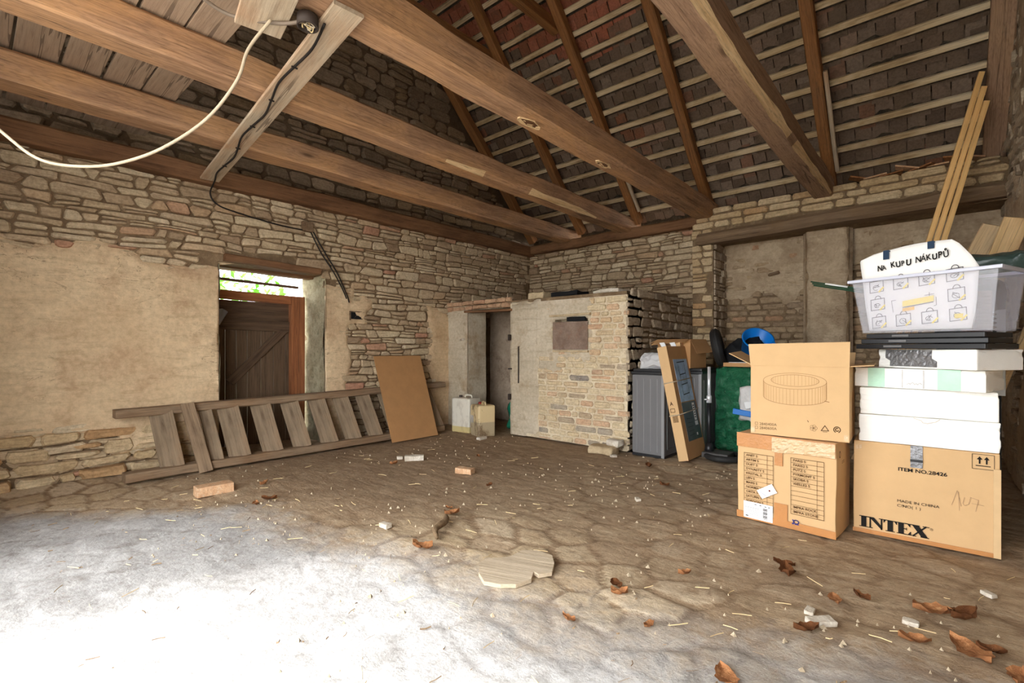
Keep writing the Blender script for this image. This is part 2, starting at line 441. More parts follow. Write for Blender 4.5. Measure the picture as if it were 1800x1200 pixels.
M['door_wood2'] = wood_mat('door_board_wood', srgb(100, 80, 63), srgb(70, 55, 42), None, .85)
M['cap_red'] = plain('red_cap', srgb(140, 44, 34), .6, .3, .2)
M['paper_old'] = plain('torn_label', srgb(196, 190, 180), .8, .1, .5)
M['ink_mid'] = plain('print_ink_mid', srgb(140, 104, 66), .8, .1, .1)
M['ink_mid2'] = plain('print_ink_grey', srgb(84, 82, 86), .8, .1, .1)
M['grey_light'] = plain('grey_plastic_edge', srgb(136, 135, 135), .4, .4, .05)
M['pic_blue'] = plain('picture_blue', srgb(176, 204, 232), .4, .4, .5)
M['pic_dark'] = plain('picture_dark', srgb(88, 96, 100), .4, .4, .4)
M['pic_ink'] = plain('picture_ink', srgb(40, 52, 74), .5, .3, .2)
M['steel_plate'] = plain('base_plate_grey', srgb(82, 78, 76), .6, .3, .2)
M['chip_dull'] = rough_mat('stone_crumb', srgb(196, 180, 154), srgb(150, 132, 108), None, 14, 60, .3)
M['web'] = glassy('cobweb', srgb(235, 238, 245), .3, .9)
M['can'] = None

def tile_mat():
    t = NT('clay_roof_tile'); v = t.map()
    base = t.ramp(t.attr('rnd'), [(0, srgb(98, 82, 70)), (.25, srgb(130, 110, 94)), (.5, srgb(108, 90, 74)), (.74, srgb(142, 124, 108)), (.85, srgb(136, 94, 72)), (.9, srgb(170, 104, 80)), (1, srgb(184, 118, 94))])
    n1 = t.noise(v, 7, 6, .7); n2 = t.noise(v, 40, 4, .7)
    c = t.mix(t.rmp(n1, .5, .72, 0, .6), base, srgb(96, 84, 72))
    c = t.mix(1.0, c, t.ramp(n2, [(.3, (.7, .7, .7)), (.6, (1, 1, 1))]), 'MULTIPLY')
    t.bump(n2, .4, .01)
    return t.fin(c, .9, .15)
M['tile'] = tile_mat()

def can_mat(name, low, high, zl, stain):
    t = NT(name)
    sx = t.n('ShaderNodeSeparateXYZ'); t.l(t.tc.outputs['Object'], sx.inputs[0])
    f = t.rmp(sx.outputs[2], zl - .006, zl + .006)
    c = t.mix(f, low, high)
    n = t.noise(t.map((1, 1, .5)), 9, 6, .7)
    c = t.mix(t.rmp(n, .52, .62, 0, stain), c, srgb(104, 78, 52))
    return t.fin(c, .45, .4, Subsurface_Weight=0.0)
M['can_white'] = can_mat('canister_white', srgb(204, 186, 132), srgb(216, 210, 194), .10, .2)
M['can_dirty'] = can_mat('canister_dirty', srgb(176, 160, 130), srgb(212, 190, 146), .22, .8)

def floor_mat():
    t = NT('floor_stone_dirt'); v = t.map()
    conc = t.attr('conc'); stn = t.attr('stone'); rnd = t.attr('rnd')
    n1 = t.noise(v, 2.2, 9, .7, .4); n2 = t.noise(v, 26, 7, .75); n3 = t.noise(t.map((2.2, 9, 1)), 2.2, 7, .72, .9)
    n4 = t.noise(t.map((1, 1, 1), loc=(7, 3, 1)), 7, 7, .72, .5)
    st = t.ramp(rnd, [(0, srgb(186, 162, 133)), (.35, srgb(207, 186, 154)), (.7, srgb(194, 171, 137)), (1, srgb(215, 196, 167))])
    dirt = t.ramp(n1, [(.3, srgb(146, 120, 93)), (.55, srgb(173, 148, 118)), (.75, srgb(192, 169, 139))])
    c = t.mix(t.rmp(t.math('ADD', stn, t.math('MULTIPLY', t.math('SUBTRACT', n4, .5), 1.5)), .35, .85), dirt, st)
    c = t.mix(t.rmp(n3, .5, .72, 0, .55), c, srgb(219, 203, 175))
    c = t.mix(t.rmp(n4, .54, .68, 0, .6), c, srgb(127, 101, 76))
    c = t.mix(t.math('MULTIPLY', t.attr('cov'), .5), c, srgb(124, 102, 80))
    seam = t.attr('seam')
    c = t.mix(t.math('MULTIPLY', seam, t.rmp(n1, .35, .6, .15, .75)), c, srgb(101, 80, 59))
    cc = t.mix(t.attr('pale'), t.ramp(n1, [(.3, srgb(150, 147, 144)), (.65, srgb(186, 184, 181))]), t.ramp(n1, [(.3, srgb(200, 197, 193)), (.6, srgb(228, 226, 223))]))  # brighter cement ramp also paints in the daylight near the gate
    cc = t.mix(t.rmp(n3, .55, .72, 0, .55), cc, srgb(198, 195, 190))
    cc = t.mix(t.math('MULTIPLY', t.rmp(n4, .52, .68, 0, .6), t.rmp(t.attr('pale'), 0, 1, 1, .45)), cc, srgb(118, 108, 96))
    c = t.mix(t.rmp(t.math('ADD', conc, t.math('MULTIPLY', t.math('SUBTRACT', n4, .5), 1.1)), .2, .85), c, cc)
    c = t.mix(1.0, c, t.ramp(n2, [(.28, (.70, .67, .64)), (.52, (1, 1, 1)), (.85, (1.14, 1.12, 1.08))]), 'MULTIPLY')
    t.bump(t.math('ADD', t.math('ADD', n2, t.math('MULTIPLY', n3, t.rmp(conc, 0, 1, 1.2, .25))), n4), .5, .02)
    return t.fin(c, .9, .2)
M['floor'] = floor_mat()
# ------------------------------------------------------------------ masonry
XA, YB, XC, YF = -6.35, 7.75, 0.60, -0.55      # gable wall, eaves wall, side wall, gate wall

def course_stones(u0, u1, v0, v1, hr, wr, seed, wav=.02, gap=.016, jit=.25, split=.2, skip=None):
    rr = random.Random(seed); out = []
    nz = lambda u, k, f=1.1: mn.noise(Vector((u * f, k * 9.17 + seed, seed * .37))) * wav
    v, k = v0, 0
    while v < v1:
        h = rr.uniform(*hr); k += 1
        va = lambda u, v=v, k=k: v + nz(u, k) + nz(u, k, 4.3) * .35
        vb = lambda u, v=v + h, k=k + 1: v + nz(u, k) + nz(u, k, 4.3) * .35
        u = u0 - rr.uniform(0, wr[0])
        lean0 = 0.0
        while u < u1:
            w = rr.uniform(*wr) * rr.choice((.7, 1, 1, 1.25)); lean1 = rr.uniform(-jit, jit) * h
            cells = [(0, 1)]
            if rr.random() < split and h > hr[0] * 1.15:
                s = rr.uniform(.4, .6); cells = [(0, s), (s, 1)]
            for (a, b) in cells:
                g = gap * rr.uniform(.4, 1.1) / 2
                def pt(uu, f):
                    lo, hi = va(uu), vb(uu); return (uu, lo + (hi - lo) * f)
                L = lambda f: u + lean0 * (f - .5) + g
                Q = lambda f: u + w + lean1 * (f - .5) - g
                ga = g / max(.02, h)
                a2, b2 = a + ga, b - ga
                cu = min(.25 * w, .3 * h) * rr.uniform(.3, 1)
                cu2 = min(.25 * w, .3 * h) * rr.uniform(.3, 1)
                cv, cv2 = rr.uniform(.1, .3) * (b - a), rr.uniform(.1, .3) * (b - a)
                ul, ur = L(a2), Q(a2); tl, tr = L(b2), Q(b2)
                md = (ul + ur) / 2
                P = [pt(ul + cu, a2), pt(md + rr.uniform(-.1, .1) * w, a2 + rr.uniform(-.04, .05)), pt(ur - cu2, a2), pt(ur, a2 + cv), pt(tr, b2 - cv2), pt(tr - cu, b2),
                     pt(md + rr.uniform(-.1, .1) * w, b2 - rr.uniform(-.03, .06)), pt(tl + cu2, b2), pt(tl, b2 - cv), pt(ul, a2 + cv2)]
                cx = sum(p[0] for p in P) / 10; cy = sum(p[1] for p in P) / 10
                if cx < u0 or cx > u1 or (skip and skip(cx, cy, (b - a) * h, w)): continue
                P = [(min(max(p[0], u0), u1), p[1]) for p in P]
                out.append((P, (cx, cy), rr.random()))
            u += w; lean0 = lean1
        v += h
    return out

def masonry(name, stones, mp, mats, parent=None, depth=(.015, .04), seed=0, inset=.008, tilt=.05, rmap=None):
    """each stone is a bevelled block; mp(u, v, d) puts it on its wall"""
    rr = random.Random(seed + 99); vs, fs, at = [], [], []
    for P, c, rnd in stones:
        d = rr.uniform(*depth); n = len(P); b = len(vs)
        tu, tv = rr.uniform(-tilt, tilt), rr.uniform(-tilt, tilt)
        sz = max(.03, min(max(p[0] for p in P) - min(p[0] for p in P), max(p[1] for p in P) - min(p[1] for p in P)))
        k1 = 1 - min(.16, inset * .7 / sz); k2 = 1 - min(.4, inset * 2.2 / sz)
        for kk, dd in ((1.0, -.008), (k1, d * .62), (k2, d)):
            for p in P:
                u = c[0] + (p[0] - c[0]) * kk; w = c[1] + (p[1] - c[1]) * kk
                e = (tu * (p[0] - c[0]) + tv * (p[1] - c[1])) if dd > 0 else 0
                vs.append(mp(u, w, dd + e + (rr.uniform(-.003, .003) if dd > 0 else 0)))
        r2 = rmap(c, rnd) if rmap else rnd
        for ring in (0, 1):
            for i in range(n):
                a = b + ring * n + i; q = b + ring * n + (i + 1) % n
                fs.append((a, q, q + n, a + n)); at.append(r2)
        fs.append(tuple(b + 2 * n + i for i in range(n))); at.append(r2)
    return mesh(name, vs, fs, mats, parent, False, None, None, {'rnd': at})

def rough_sheet(name, u0, u1, v0, v1, mp, mat, parent=None, res=.05, amp=.012, mask=None, thick=.04, seed=0, low=-.02, fr=2.2):
    """plaster skin: sinks behind the stones where mask(u, v) falls below zero"""
    nu, nv = max(2, int((u1 - u0) / res)), max(2, int((v1 - v0) / res))
    vs, keep, fs = [], [], []
    for j in range(nv + 1):
        for i in range(nu + 1):
            u, v = u0 + (u1 - u0) * i / nu, v0 + (v1 - v0) * j / nv
            m = mask(u, v) if mask else 1.0
            d = low + (thick - low) * max(0.0, min(1.0, m / .07 + .3))
            q = Vector((u * fr, v * fr, seed * 5.5))
            d += (mn.noise(q) * amp + mn.noise(q * 3.1) * amp * .5 + mn.noise(q * 8.3) * amp * .25) * (1 if m > -.05 else .3)
            vs.append(mp(u, v, d)); keep.append(m > -.06)
    for j in range(nv):
        for i in range(nu):
            a = j * (nu + 1) + i
            q = (a, a + 1, a + nu + 2, a + nu + 1)
            if any(keep[k] for k in q): fs.append(q)
    used = sorted({k for f in fs for k in f}); ix = {k: i for i, k in enumerate(used)}
    return mesh(name, [vs[k] for k in used], [tuple(ix[k] for k in f) for f in fs], mat, parent, True)

setfr()
mpA = lambda u, v, d: (XA + d, u, v)
mpB = lambda u, v, d: (u, YB - d, v)
mpC = lambda u, v, d: (XC - d, u, v)
nz2 = lambda u, v, s, f: mn.noise(Vector((u * f, v * f, s)))
roofz = lambda y: min(11.2 - y, 3.8 + y) if y > 3.7 else y + 3.8     # ridge over y = 3.7

# ---- gable wall with the doorway -----------------------------------------
OY0, OY1, OZ = 1.97, 3.29, 2.27
def in_rect(u, v, a, b, c, d): return min(u - a, b - u, v - c, d - v)
def plasterA(u, v):
    n = nz2(u, v, 1, 1.7) * .16 + nz2(u, v, 4, 6) * .07
    top = 2.34 - .05 * max(0, u - .2) + .02 * math.sin(u * 7)
    m1 = in_rect(u, v, -2, OY0 + .1, .42 if u < 1.05 else .2, top)
    m2 = in_rect(u, v, OY1 - .15, 3.66, -.2, 2.16 - .25 * max(0, u - 3.4))
    m3 = in_rect(u, v, 3.5, 3.98, 1.58, 1.98)
    m4 = in_rect(u, v, 5.12, 5.7, -.2, 1.92)
    return max(m1, m2, m3, m4) + n
def skipA(u, v, h, w):
    if OY0 - .06 < u < OY1 + .06 and v < OZ + .04: return True
    if 2.0 < u < 3.2 and OZ < v < 2.43: return True
    if u > 5.6 and v < 1.85: return True
    if 3.62 < u < 3.9 and 1.7 < v < 1.86: return True
    return plasterA(u, v) > .10
stA = course_stones(YF, YB, 0.0, 3.17, (.06, .13), (.11, .42), 3, wav=.055, gap=.015, skip=skipA, jit=.42, split=.28)
wl = masonry('wall_left', stA, mpA, M['stone'], None, (.012, .045), 3)
tag(wl, 'long rubble stone wall with the doorway, plaster hanging on its lower half', 'wall', None, 'structure')
bm = bmesh.new()
def slabA(y0, y1, z0, z1, x0=XA - .65, x1=XA): bmbox(bm, (x0, y0, z0), (x1, y1, z1))
slabA(YF - .4, OY0, -.3, 3.4); slabA(OY1, YB + .6, -.3, 3.4); slabA(OY0, OY1, OZ + .05, 3.4)
from_bm('mortar_bed', bm, M['mortar'], wl)
clampA = lambda u, v, d: mpA(OY0 if OY0 < u < 2.63 and v < OZ + .05 else (OY1 if 2.63 <= u < OY1 and v < OZ + .05 else u), v, d)
rough_sheet('plaster_patch', YF, 5.7, 0, 2.55, clampA, M['plaster'], wl, .045, .014, plasterA, .042, 2)
# gable above the plate
def skipG(u, v, h, w): return v > roofz(u) - .05 or v < 3.36
stG = course_stones(YF, YB, 3.36, 7.5, (.1, .2), (.2, .55), 11, wav=.05, gap=.03, skip=skipG)
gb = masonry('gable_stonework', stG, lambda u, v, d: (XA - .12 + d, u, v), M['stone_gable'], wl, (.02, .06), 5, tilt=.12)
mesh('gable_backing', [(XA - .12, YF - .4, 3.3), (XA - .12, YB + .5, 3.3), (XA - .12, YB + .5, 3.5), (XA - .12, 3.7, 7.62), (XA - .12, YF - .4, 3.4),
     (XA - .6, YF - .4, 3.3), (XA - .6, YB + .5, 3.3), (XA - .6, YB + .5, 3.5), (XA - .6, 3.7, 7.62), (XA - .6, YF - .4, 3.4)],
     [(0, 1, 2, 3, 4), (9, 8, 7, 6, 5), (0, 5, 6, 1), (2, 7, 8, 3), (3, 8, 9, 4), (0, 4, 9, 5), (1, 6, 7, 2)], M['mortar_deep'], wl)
# splayed doorway cheeks
rough_sheet('doorway_reveal', 0, .65, 0, OZ + .03, lambda u, v, d: (XA + .03 - u, OY1 - .0 - d, v), M['reveal'], wl, .05, .03, None, .02, 9)
rough_sheet('doorway_cheek', 0, .65, 0, OZ + .03, lambda u, v, d: (XA + .03 - u, OY0 + d, v), M['reveal'], wl, .05, .02, None, .01, 10)
# stones of the dark footing strip along the base
stF = course_stones(YF, 1.75, 0.0, .42, (.1, .16), (.2, .5), 21, wav=.04, gap=.03)
masonry('footing_stones', stF, lambda u, v, d: (XA + .02 + d, u, v), M['stone_pale'], wl, (.02, .07), 8, tilt=.1)
# small square niche with its iron box; the hollow's shade is a black block
box('niche_shade_block', (XA - .02, 3.66, 1.72), (XA + .047, 3.85, 1.82), M['black_cloth'], wl, .002)
box('niche_frame', (XA + .03, 3.64, 1.70), (XA + .052, 3.66, 1.83), M['lintel'], wl, .002)
box('niche_rail', (XA + .03, 3.64, 1.82), (XA + .052, 3.87, 1.835), M['lintel'], wl, .002)

bar('doorway_lintel', (XA - .02, 2.03, 2.375), (XA - .02, 3.20, 2.335), .22, .085, M['plate'], wl, wob=.012, seg=8, ch=.012, seed=3)
bar('doorway_lintel', (XA - .35, 1.92, 2.34), (XA - .35, 3.34, 2.31), .16, .075, M['plate'], wl, wob=.012, seg=8, ch=.012, seed=4)

# ---- eaves wall ---------------------------------------------------------------
XJ0, XJ1 = -2.92, -2.60          # jamb of the walled-up gateway
skipB = lambda u, v, h, w: (u < -2.95 and v < 1.78)
stB = course_stones(XA, XJ0 + .05, .0, 3.2, (.06, .125), (.11, .40), 31, wav=.045, gap=.015, skip=skipB, jit=.42, split=.28)
wb = masonry('wall_back', stB, mpB, M['stone'], None, (.012, .045), 33)
tag(wb, 'stone wall under the eaves with a walled-up gateway below a log lintel', 'wall', None, 'structure')
bm = bmesh.new()
bmbox(bm, (XA - .65, YB, -.3), (XJ0 + .1, YB + .6, 3.3)); bmbox(bm, (XJ0, YB - .12, -.3), (XJ1, YB + .6, 2.95))
bmbox(bm, (XJ0, YB - .12, 2.95), (XC + .5, YB + .6, 3.42)); bmbox(bm, (XJ1 - .1, YB + .42, -.3), (XC + .5, YB + .6, 3.1))
from_bm('mortar_bed', bm, M['mortar'], wb)
mpJ = lambda u, v, d: (u, YB - .12 - d, v)
stJ = course_stones(XJ0, XJ1, 0.0, 2.95, (.09, .15), (.16, .3), 41, wav=.015, gap=.018)
masonry('gateway_jamb', stJ, mpJ, M['stone_pale'], wb, (.012, .04), 43)
stJr = course_stones(YB - .1, YB + .44, 0.0, 2.9, (.09, .15), (.16, .3), 45, wav=.015, gap=.018)
masonry('gateway_jamb_return', stJr, lambda u, v, d: (XJ1 + d, u, v), M['stone_side'], wb, (.012, .04), 47)
stL = course_stones(XJ0, XC + .05, 3.05, 3.5, (.085, .12), (.24, .42), 51, wav=.015, gap=.016, jit=.1, split=.05, skip=lambda u, v, h, w: v + h / 2 > 3.53 or (v < 3.13 and u > XJ1))
masonry('brickwork_over_lintel', stL, mpJ, M['stone_pale'], wb, (.02, .045), 53)
mpR = lambda u, v, d: (u, YB + .42 - d, v)
stR = course_stones(XJ1, XC, 0.0, 2.95, (.085, .105), (.2, .34), 61, wav=.018, gap=.02, jit=.08, split=.0)
masonry('gateway_infill', stR, mpR, M['brick_dirty'], wb, (.006, .028), 63)
def infillmask(u, v): return nz2(u, v, 12, 1.5) * .30 + nz2(u, v, 14, 5) * .13 + (v - 2.2) * .35
rough_sheet('infill_plaster', XJ1, XC, 0, 2.95, mpR, M['plaster_pier'], wb, .05, .015, infillmask, .03, 15)
pm = lambda u, v: in_rect(u, v, -1.44, -.90, -.5, 3.5) + nz2(u, v, 17, 5) * .03
bm = bmesh.new(); bmbox(bm, (-1.43, YB + .2, -.2), (-.915, YB + .45, 2.95)); from_bm('brick_pier', bm, M['mortar'], wb)
rough_sheet('pier_plaster', -1.47, -.88, 0, 2.95, lambda u, v, d: (u, YB + .2 - d, v), M['plaster_pier'], wb, .035, .03, pm, .03, 18, low=-.1)
lg = bar('log_lintel', (-2.80, YB - .14, 2.985), (XC, YB - .14, 3.035), .3, .17, M['lintel'], wb, wob=.02, seg=26, ch=.045, seed=8)
bar('iron_peg', (-1.95, YB + .41, 2.42), (-1.80, YB + .34, 2.44), .05, .05, M['lintel'], wb, ch=.02)

# broken tiles lying on the wall head
rr = random.Random(5)
for i in range(16):
    x = -.78 + i * .078 + rr.uniform(-.02, .02); z = 3.475 + rr.uniform(0, .05)
    setfr(m=Matrix.Translation((x, YB - .02 + rr.uniform(-.05, .05), z)) @ Matrix.Rotation(rr.uniform(-.25, .35), 4, 'Y') @ Matrix.Rotation(rr.uniform(-.5, .5), 4, 'Z'))
    if i % 2 == 0:
        o = box('broken_roof_tile', (-.12, -.1, -.009), (.12, .1, .009), M['brick_loose'] if i % 4 else M['leaf'], None, .004)
        tag(o, 'broken red clay tile lying on the wall head above the log lintel', 'tile', 'broken tiles on the wall head')
setfr()

# ---- side wall beside the boxes --------------------------------------------
def plasC(u, v): return nz2(u, v, 71, 1.1) * .4 + nz2(u, v, 73, 5) * .1 + .06
stC = course_stones(3.6, YB + .4, 0.0, 4.6, (.10, .17), (.2, .5), 71, wav=.04, gap=.03, skip=lambda u, v, h, w: plasC(u, v) > .12)
wr = masonry('wall_right', stC, mpC, M['stone_side'], None, (.015, .05), 73, tilt=.1)
tag(wr, 'rough stone side wall beside the stacked boxes', 'wall', None, 'structure')
bm = bmesh.new(); bmbox(bm, (XC, YF - .4, -.3), (XC + .5, YB + .6, 3.5)); from_bm('mortar_bed', bm, M['mortar'], wr)
rough_sheet('plaster_patch', 3.6, YB + .4, 0, 4.6, mpC, M['plaster_pier'], wr, .06, .02, plasC, .045, 75)
mesh('gable_backing', [(XC, YF - .4, 3.4), (XC, YB + .5, 3.4), (XC, YB + .5, 3.5), (XC, 3.7, 7.62), (XC, YF - .4, 3.45),
     (XC + .5, YF - .4, 3.4), (XC + .5, YB + .5, 3.4), (XC + .5, YB + .5, 3.5), (XC + .5, 3.7, 7.62), (XC + .5, YF - .4, 3.45)],
     [(0, 1, 2, 3, 4), (9, 8, 7, 6, 5), (0, 5, 6, 1), (2, 7, 8, 3), (3, 8, 9, 4), (0, 4, 9, 5), (1, 6, 7, 2)], M['mortar'], wr)

# ---- gate wall behind the camera: wide opening to the yard -------------------
GX0, GX1, GZ = -4.1, 0.6, 3.3
bm = bmesh.new()
bmbox(bm, (XA - .65, YF - .4, -.3), (GX0, YF, 3.5)); bmbox(bm, (GX0, YF - .4, GZ), (XC + .5, YF, 3.5))
wf = from_bm('wall_front', bm, M['mortar'])
tag(wf, 'front wall with the open gateway to the yard', 'wall', None, 'structure')

# ---- floor --------------------------------------------------------------------
def build_floor():
    res = .028
    x0, x1, y0, y1 = XA - .7, XC + .1, YF - .2, YB + .5
    nx, ny = int((x1 - x0) / res), int((y1 - y0) / res)
    X, Y = np.meshgrid(np.linspace(x0, x1, nx + 1), np.linspace(y0, y1, ny + 1))
    rs = np.random.RandomState(4)
    def vnoise(f, seed, ax=1.0):
        g = np.random.RandomState(seed).rand(128, 128)
        u, v = X * f * ax + 50, Y * f + 50
        i, j = np.floor(u).astype(int), np.floor(v).astype(int); a, b = u - i, v - j
        a, b = a * a * (3 - 2 * a), b * b * (3 - 2 * b); i %= 127; j %= 127
        return (g[j, i] * (1 - a) + g[j, i + 1] * a) * (1 - b) + (g[j + 1, i] * (1 - a) + g[j + 1, i + 1] * a) * b
    # irregular setts: longer along x
    cx, cy = .40, .25
    wx = X + (vnoise(1.6, 11) - .5) * .18; wy = Y + (vnoise(1.6, 12) - .5) * .18
    gi, gj = np.floor(wx / cx).astype(int), np.floor(wy / cy).astype(int)
    JX, JY, RN = rs.rand(80, 80), rs.rand(80, 80), rs.rand(80, 80)
    F1 = np.full(X.shape, 9.0); F2 = np.full(X.shape, 9.0); ID = np.zeros(X.shape)
    for di in (-2, -1, 0, 1, 2):
        for dj in (-2, -1, 0, 1, 2):
            i, j = gi + di, gj + dj
            jx, jy = JX[j % 80, i % 80], JY[j % 80, i % 80]
            px = (i + .5 + (j % 2) * .5 + (jx - .5) * .7) * cx; py = (j + .5 + (jy - .5) * .55) * cy
            d = np.sqrt((wx - px) ** 2 + ((wy - py) * 1.25) ** 2)
            m = d < F1
            F2 = np.where(m, F1, np.minimum(F2, d)); ID = np.where(m, RN[j % 80, i % 80], ID); F1 = np.where(m, d, F1)
    wd = .025 + .06 * vnoise(3, 13)
    edge = np.clip((F2 - F1) / wd, 0, 1); edge = edge * edge * (3 - 2 * edge)
    dirt = np.clip((vnoise(.55, 21) - .36) * 3.2, 0, 1)
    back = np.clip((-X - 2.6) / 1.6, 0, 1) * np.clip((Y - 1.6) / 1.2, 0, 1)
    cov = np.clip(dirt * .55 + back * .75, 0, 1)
    # worn cement apron just inside the gate, gate daylight painted into its colour
    nb = (vnoise(1.2, 31) - .5) * .7 + (vnoise(4.2, 32) - .5) * .28
    lim = np.interp(X, [-6.4, -5.5, -4.3, -3, -2, -1.3, -.6, .2, .6], [-.1, .35, 1.6, 1.75, 2.0, 2.05, 2.35, 2.5, 2.5])  # apron stretched on the right to paint in the daylight there
    conc = np.clip((lim - Y + nb * .6) / .9 + .35, 0, 1)
    apr = np.clip((2.0 - Y + nb * .4) / .4 + .5, 0, 1) * conc
    st = edge * (1 - cov * .85)
    pale = np.clip((X + 3.05 + (vnoise(1.5, 51) - .5) * .35 + (vnoise(7, 52) - .5) * .12) / .35 + .5, 0, 1) * np.clip((1.75 - Y + nb * .7) / .5 + .5, 0, 1)  # paler slab edge, also painted light that steepens the falloff from the gate
    z = -.026 + .017 * edge * (1 - cov * .85) * (.35 + .65 * vnoise(1.7, 47)) + .012 * (ID - .5) * edge * (1 - cov) + np.abs(vnoise(9, 48, .35) - .5) * .012 + (vnoise(1.0, 41) - .5) * .02 + (vnoise(6, 42) - .5) * .010 + (vnoise(17, 43) - .5) * .007
    zc = -.008 + (vnoise(1.3, 44) - .5) * .016 + (vnoise(7, 45) - .5) * .008 + edge * .006 + (vnoise(17, 46) - .5) * .004
    z = z * (1 - apr * .75) + zc * apr * .75
    z += np.clip((X - XA - .3) / -.3 + .0, 0, 1) * .03
    vs = np.stack([X.ravel(), Y.ravel(), z.ravel()], 1)
    k = np.arange((nx + 1) * (ny + 1)).reshape(ny + 1, nx + 1)
    fs = np.stack([k[:-1, :-1].ravel(), k[:-1, 1:].ravel(), k[1:, 1:].ravel(), k[1:, :-1].ravel()], 1)
    me = bpy.data.meshes.new('floor')
    me.vertices.add(len(vs)); me.vertices.foreach_set('co', vs.astype(np.float32).ravel())
    me.loops.add(fs.size); me.loops.foreach_set('vertex_index', fs.astype(np.int32).ravel())
    me.polygons.add(len(fs)); me.polygons.foreach_set('loop_start', np.arange(0, fs.size, 4, dtype=np.int32)); me.polygons.foreach_set('loop_total', np.full(len(fs), 4, dtype=np.int32))
    me.update(calc_edges=True); me.polygons.foreach_set('use_smooth', [True] * len(fs))
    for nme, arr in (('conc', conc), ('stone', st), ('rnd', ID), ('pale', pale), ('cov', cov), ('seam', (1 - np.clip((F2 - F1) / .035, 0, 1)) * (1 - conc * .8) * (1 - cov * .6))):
        a = me.attributes.new(nme, 'FLOAT', 'POINT'); a.data.foreach_set('value', arr.ravel().astype(np.float32))
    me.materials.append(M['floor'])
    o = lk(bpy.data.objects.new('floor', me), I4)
    return tag(o, 'stone sett floor under trodden dirt with a pale cement apron, gate daylight painted in', 'floor', None, 'structure')
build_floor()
setfr()
yd = mesh('ground_yard', [(-30, -30, -.06), (20, -30, -.06), (20, YF - .1, -.06), (-30, YF - .1, -.06), (-30, 30, -.06), (XA - .6, 30, -.06), (XA - .6, YF - .1, -.06)],
     [(0, 1, 2, 3), (3, 6, 5, 4)], M['yard'])
tag(yd, 'pale gravel yard outside the barn', 'ground', None, 'structure')

# ---- roof -----------------------------------------------------------------------
setfr()
def roof_tiles():
    rr = random.Random(17); vs, fs, at = [], [], []
    pitch, w = .205, .172
    for k in range(-1, 21):
        y = YB + .12 - pitch * k           # lower edge of the visible strip
        x = XA - .2 + rr.uniform(0, w)
        while x < XC + .1:
            ww = w * rr.uniform(.96, 1.03); tl = rr.uniform(-.022, .022); b = len(vs)
            o = .09 + rr.uniform(0, .012)
            c0 = 11.2 + .33 + o * .2 + tl; c1 = 11.2 + .33 + .02 + tl
            ya, yb = y + .02, y - pitch - .10
            for (yy, c) in ((ya, c0 - .012), (yb, c1 + .03)):
                for xx in (x + .006, x + ww - .006):
                    vs.append((xx, yy, c - yy)); 
            for (yy, c) in ((ya, c0 - .012), (yb, c1 + .03)):
                for xx in (x + .006, x + ww - .006):
                    vs.append((xx, yy + .011, c - yy + .011))
            fs += [(b, b + 1, b + 3, b + 2), (b + 4, b + 6, b + 7, b + 5), (b, b + 4, b + 5, b + 1), (b, b + 2, b + 6, b + 4), (b + 1, b + 5, b + 7, b + 3)]
            r = rr.random() * .86
            zz = 11.4 - y
            if x < -2.9 and zz > 5.55 + .25 * math.sin(x * 2): r = .86 + .14 * rr.random()
            at += [r] * 5
            x += ww
    o = mesh('ceiling', vs, fs, M['tile'], None, False, None, None, {'rnd': at})
    vs, fs = [], []
    for k in range(-1, 21):
        y = YB + .075 - pitch * k
        for i in range(181):
            x = XA - .1 + (XC + .2 - XA) * i / 180
            h1 = .022 + .022 * mn.noise(Vector((x * 7, k * 3.1, 0))) + .012 * mn.noise(Vector((x * 23, k, 4))); c = 11.2 + .30
            vs += [(x, y, c - y + .03), (x, y, c - y - .012), (x, y - h1 * 1.2, c - (y - h1 * 1.2) + .004), (x, y - h1 * 1.5, c - (y - h1 * 1.5) + .05)]
            if i:
                b = len(vs) - 8; fs += [(b + q, b + q + 1, b + q + 5, b + q + 4) for q in range(3)]
    mesh('tile_bedding', vs, fs, M['bedding'], o)
    return tag(o, 'underside of the clay tile roof', 'roof', None, 'structure')
cl = roof_tiles()
yt = YB + .4  # added sheet over the tiles blocks light leaks, also closes the front slope
mesh('roof_light_blocker', [(XA - .6, yt, 11.66 - yt), (XC + .5, yt, 11.66 - yt), (XC + .5, 3.7, 7.96), (XA - .6, 3.7, 7.96), (XA - .6, YF - .6, 3.66), (XC + .5, YF - .6, 3.66),
     (XA - .6, yt, 11.72 - yt), (XC + .5, yt, 11.72 - yt), (XC + .5, 3.7, 8.02), (XA - .6, 3.7, 8.02), (XA - .6, YF - .6, 3.72), (XC + .5, YF - .6, 3.72)],
     [(0, 1, 2, 3), (3, 2, 5, 4), (6, 9, 8, 7), (9, 10, 11, 8), (0, 6, 7, 1), (4, 5, 11, 10), (0, 3, 9, 6), (3, 4, 10, 9), (1, 7, 8, 2), (2, 8, 11, 5)], M['tile'], cl)

ords = ['lowest', 'second', 'third', 'fourth', 'fifth', 'sixth', 'seventh', 'eighth', 'ninth', 'tenth', 'eleventh', 'twelfth', 'thirteenth', 'fourteenth', 'fifteenth', 'sixteenth']
for k in range(16):
    y = YB - .205 * k; c = 11.2 + .235
    o = bar('roof_batten', (XA - .1, y, c - y), (XC, y, c - y), .07, .05, M['batten'], None, up=(0, -1, -1), wob=.008, seg=40, ch=.006, seed=60 + k)
    tag(o, 'lowest thin roof batten carrying the clay tiles, at the wall head' if k == 0 else ords[k] + ' thin roof batten up from the wall head, carrying the clay tiles', 'batten', 'roof battens under the tiles')

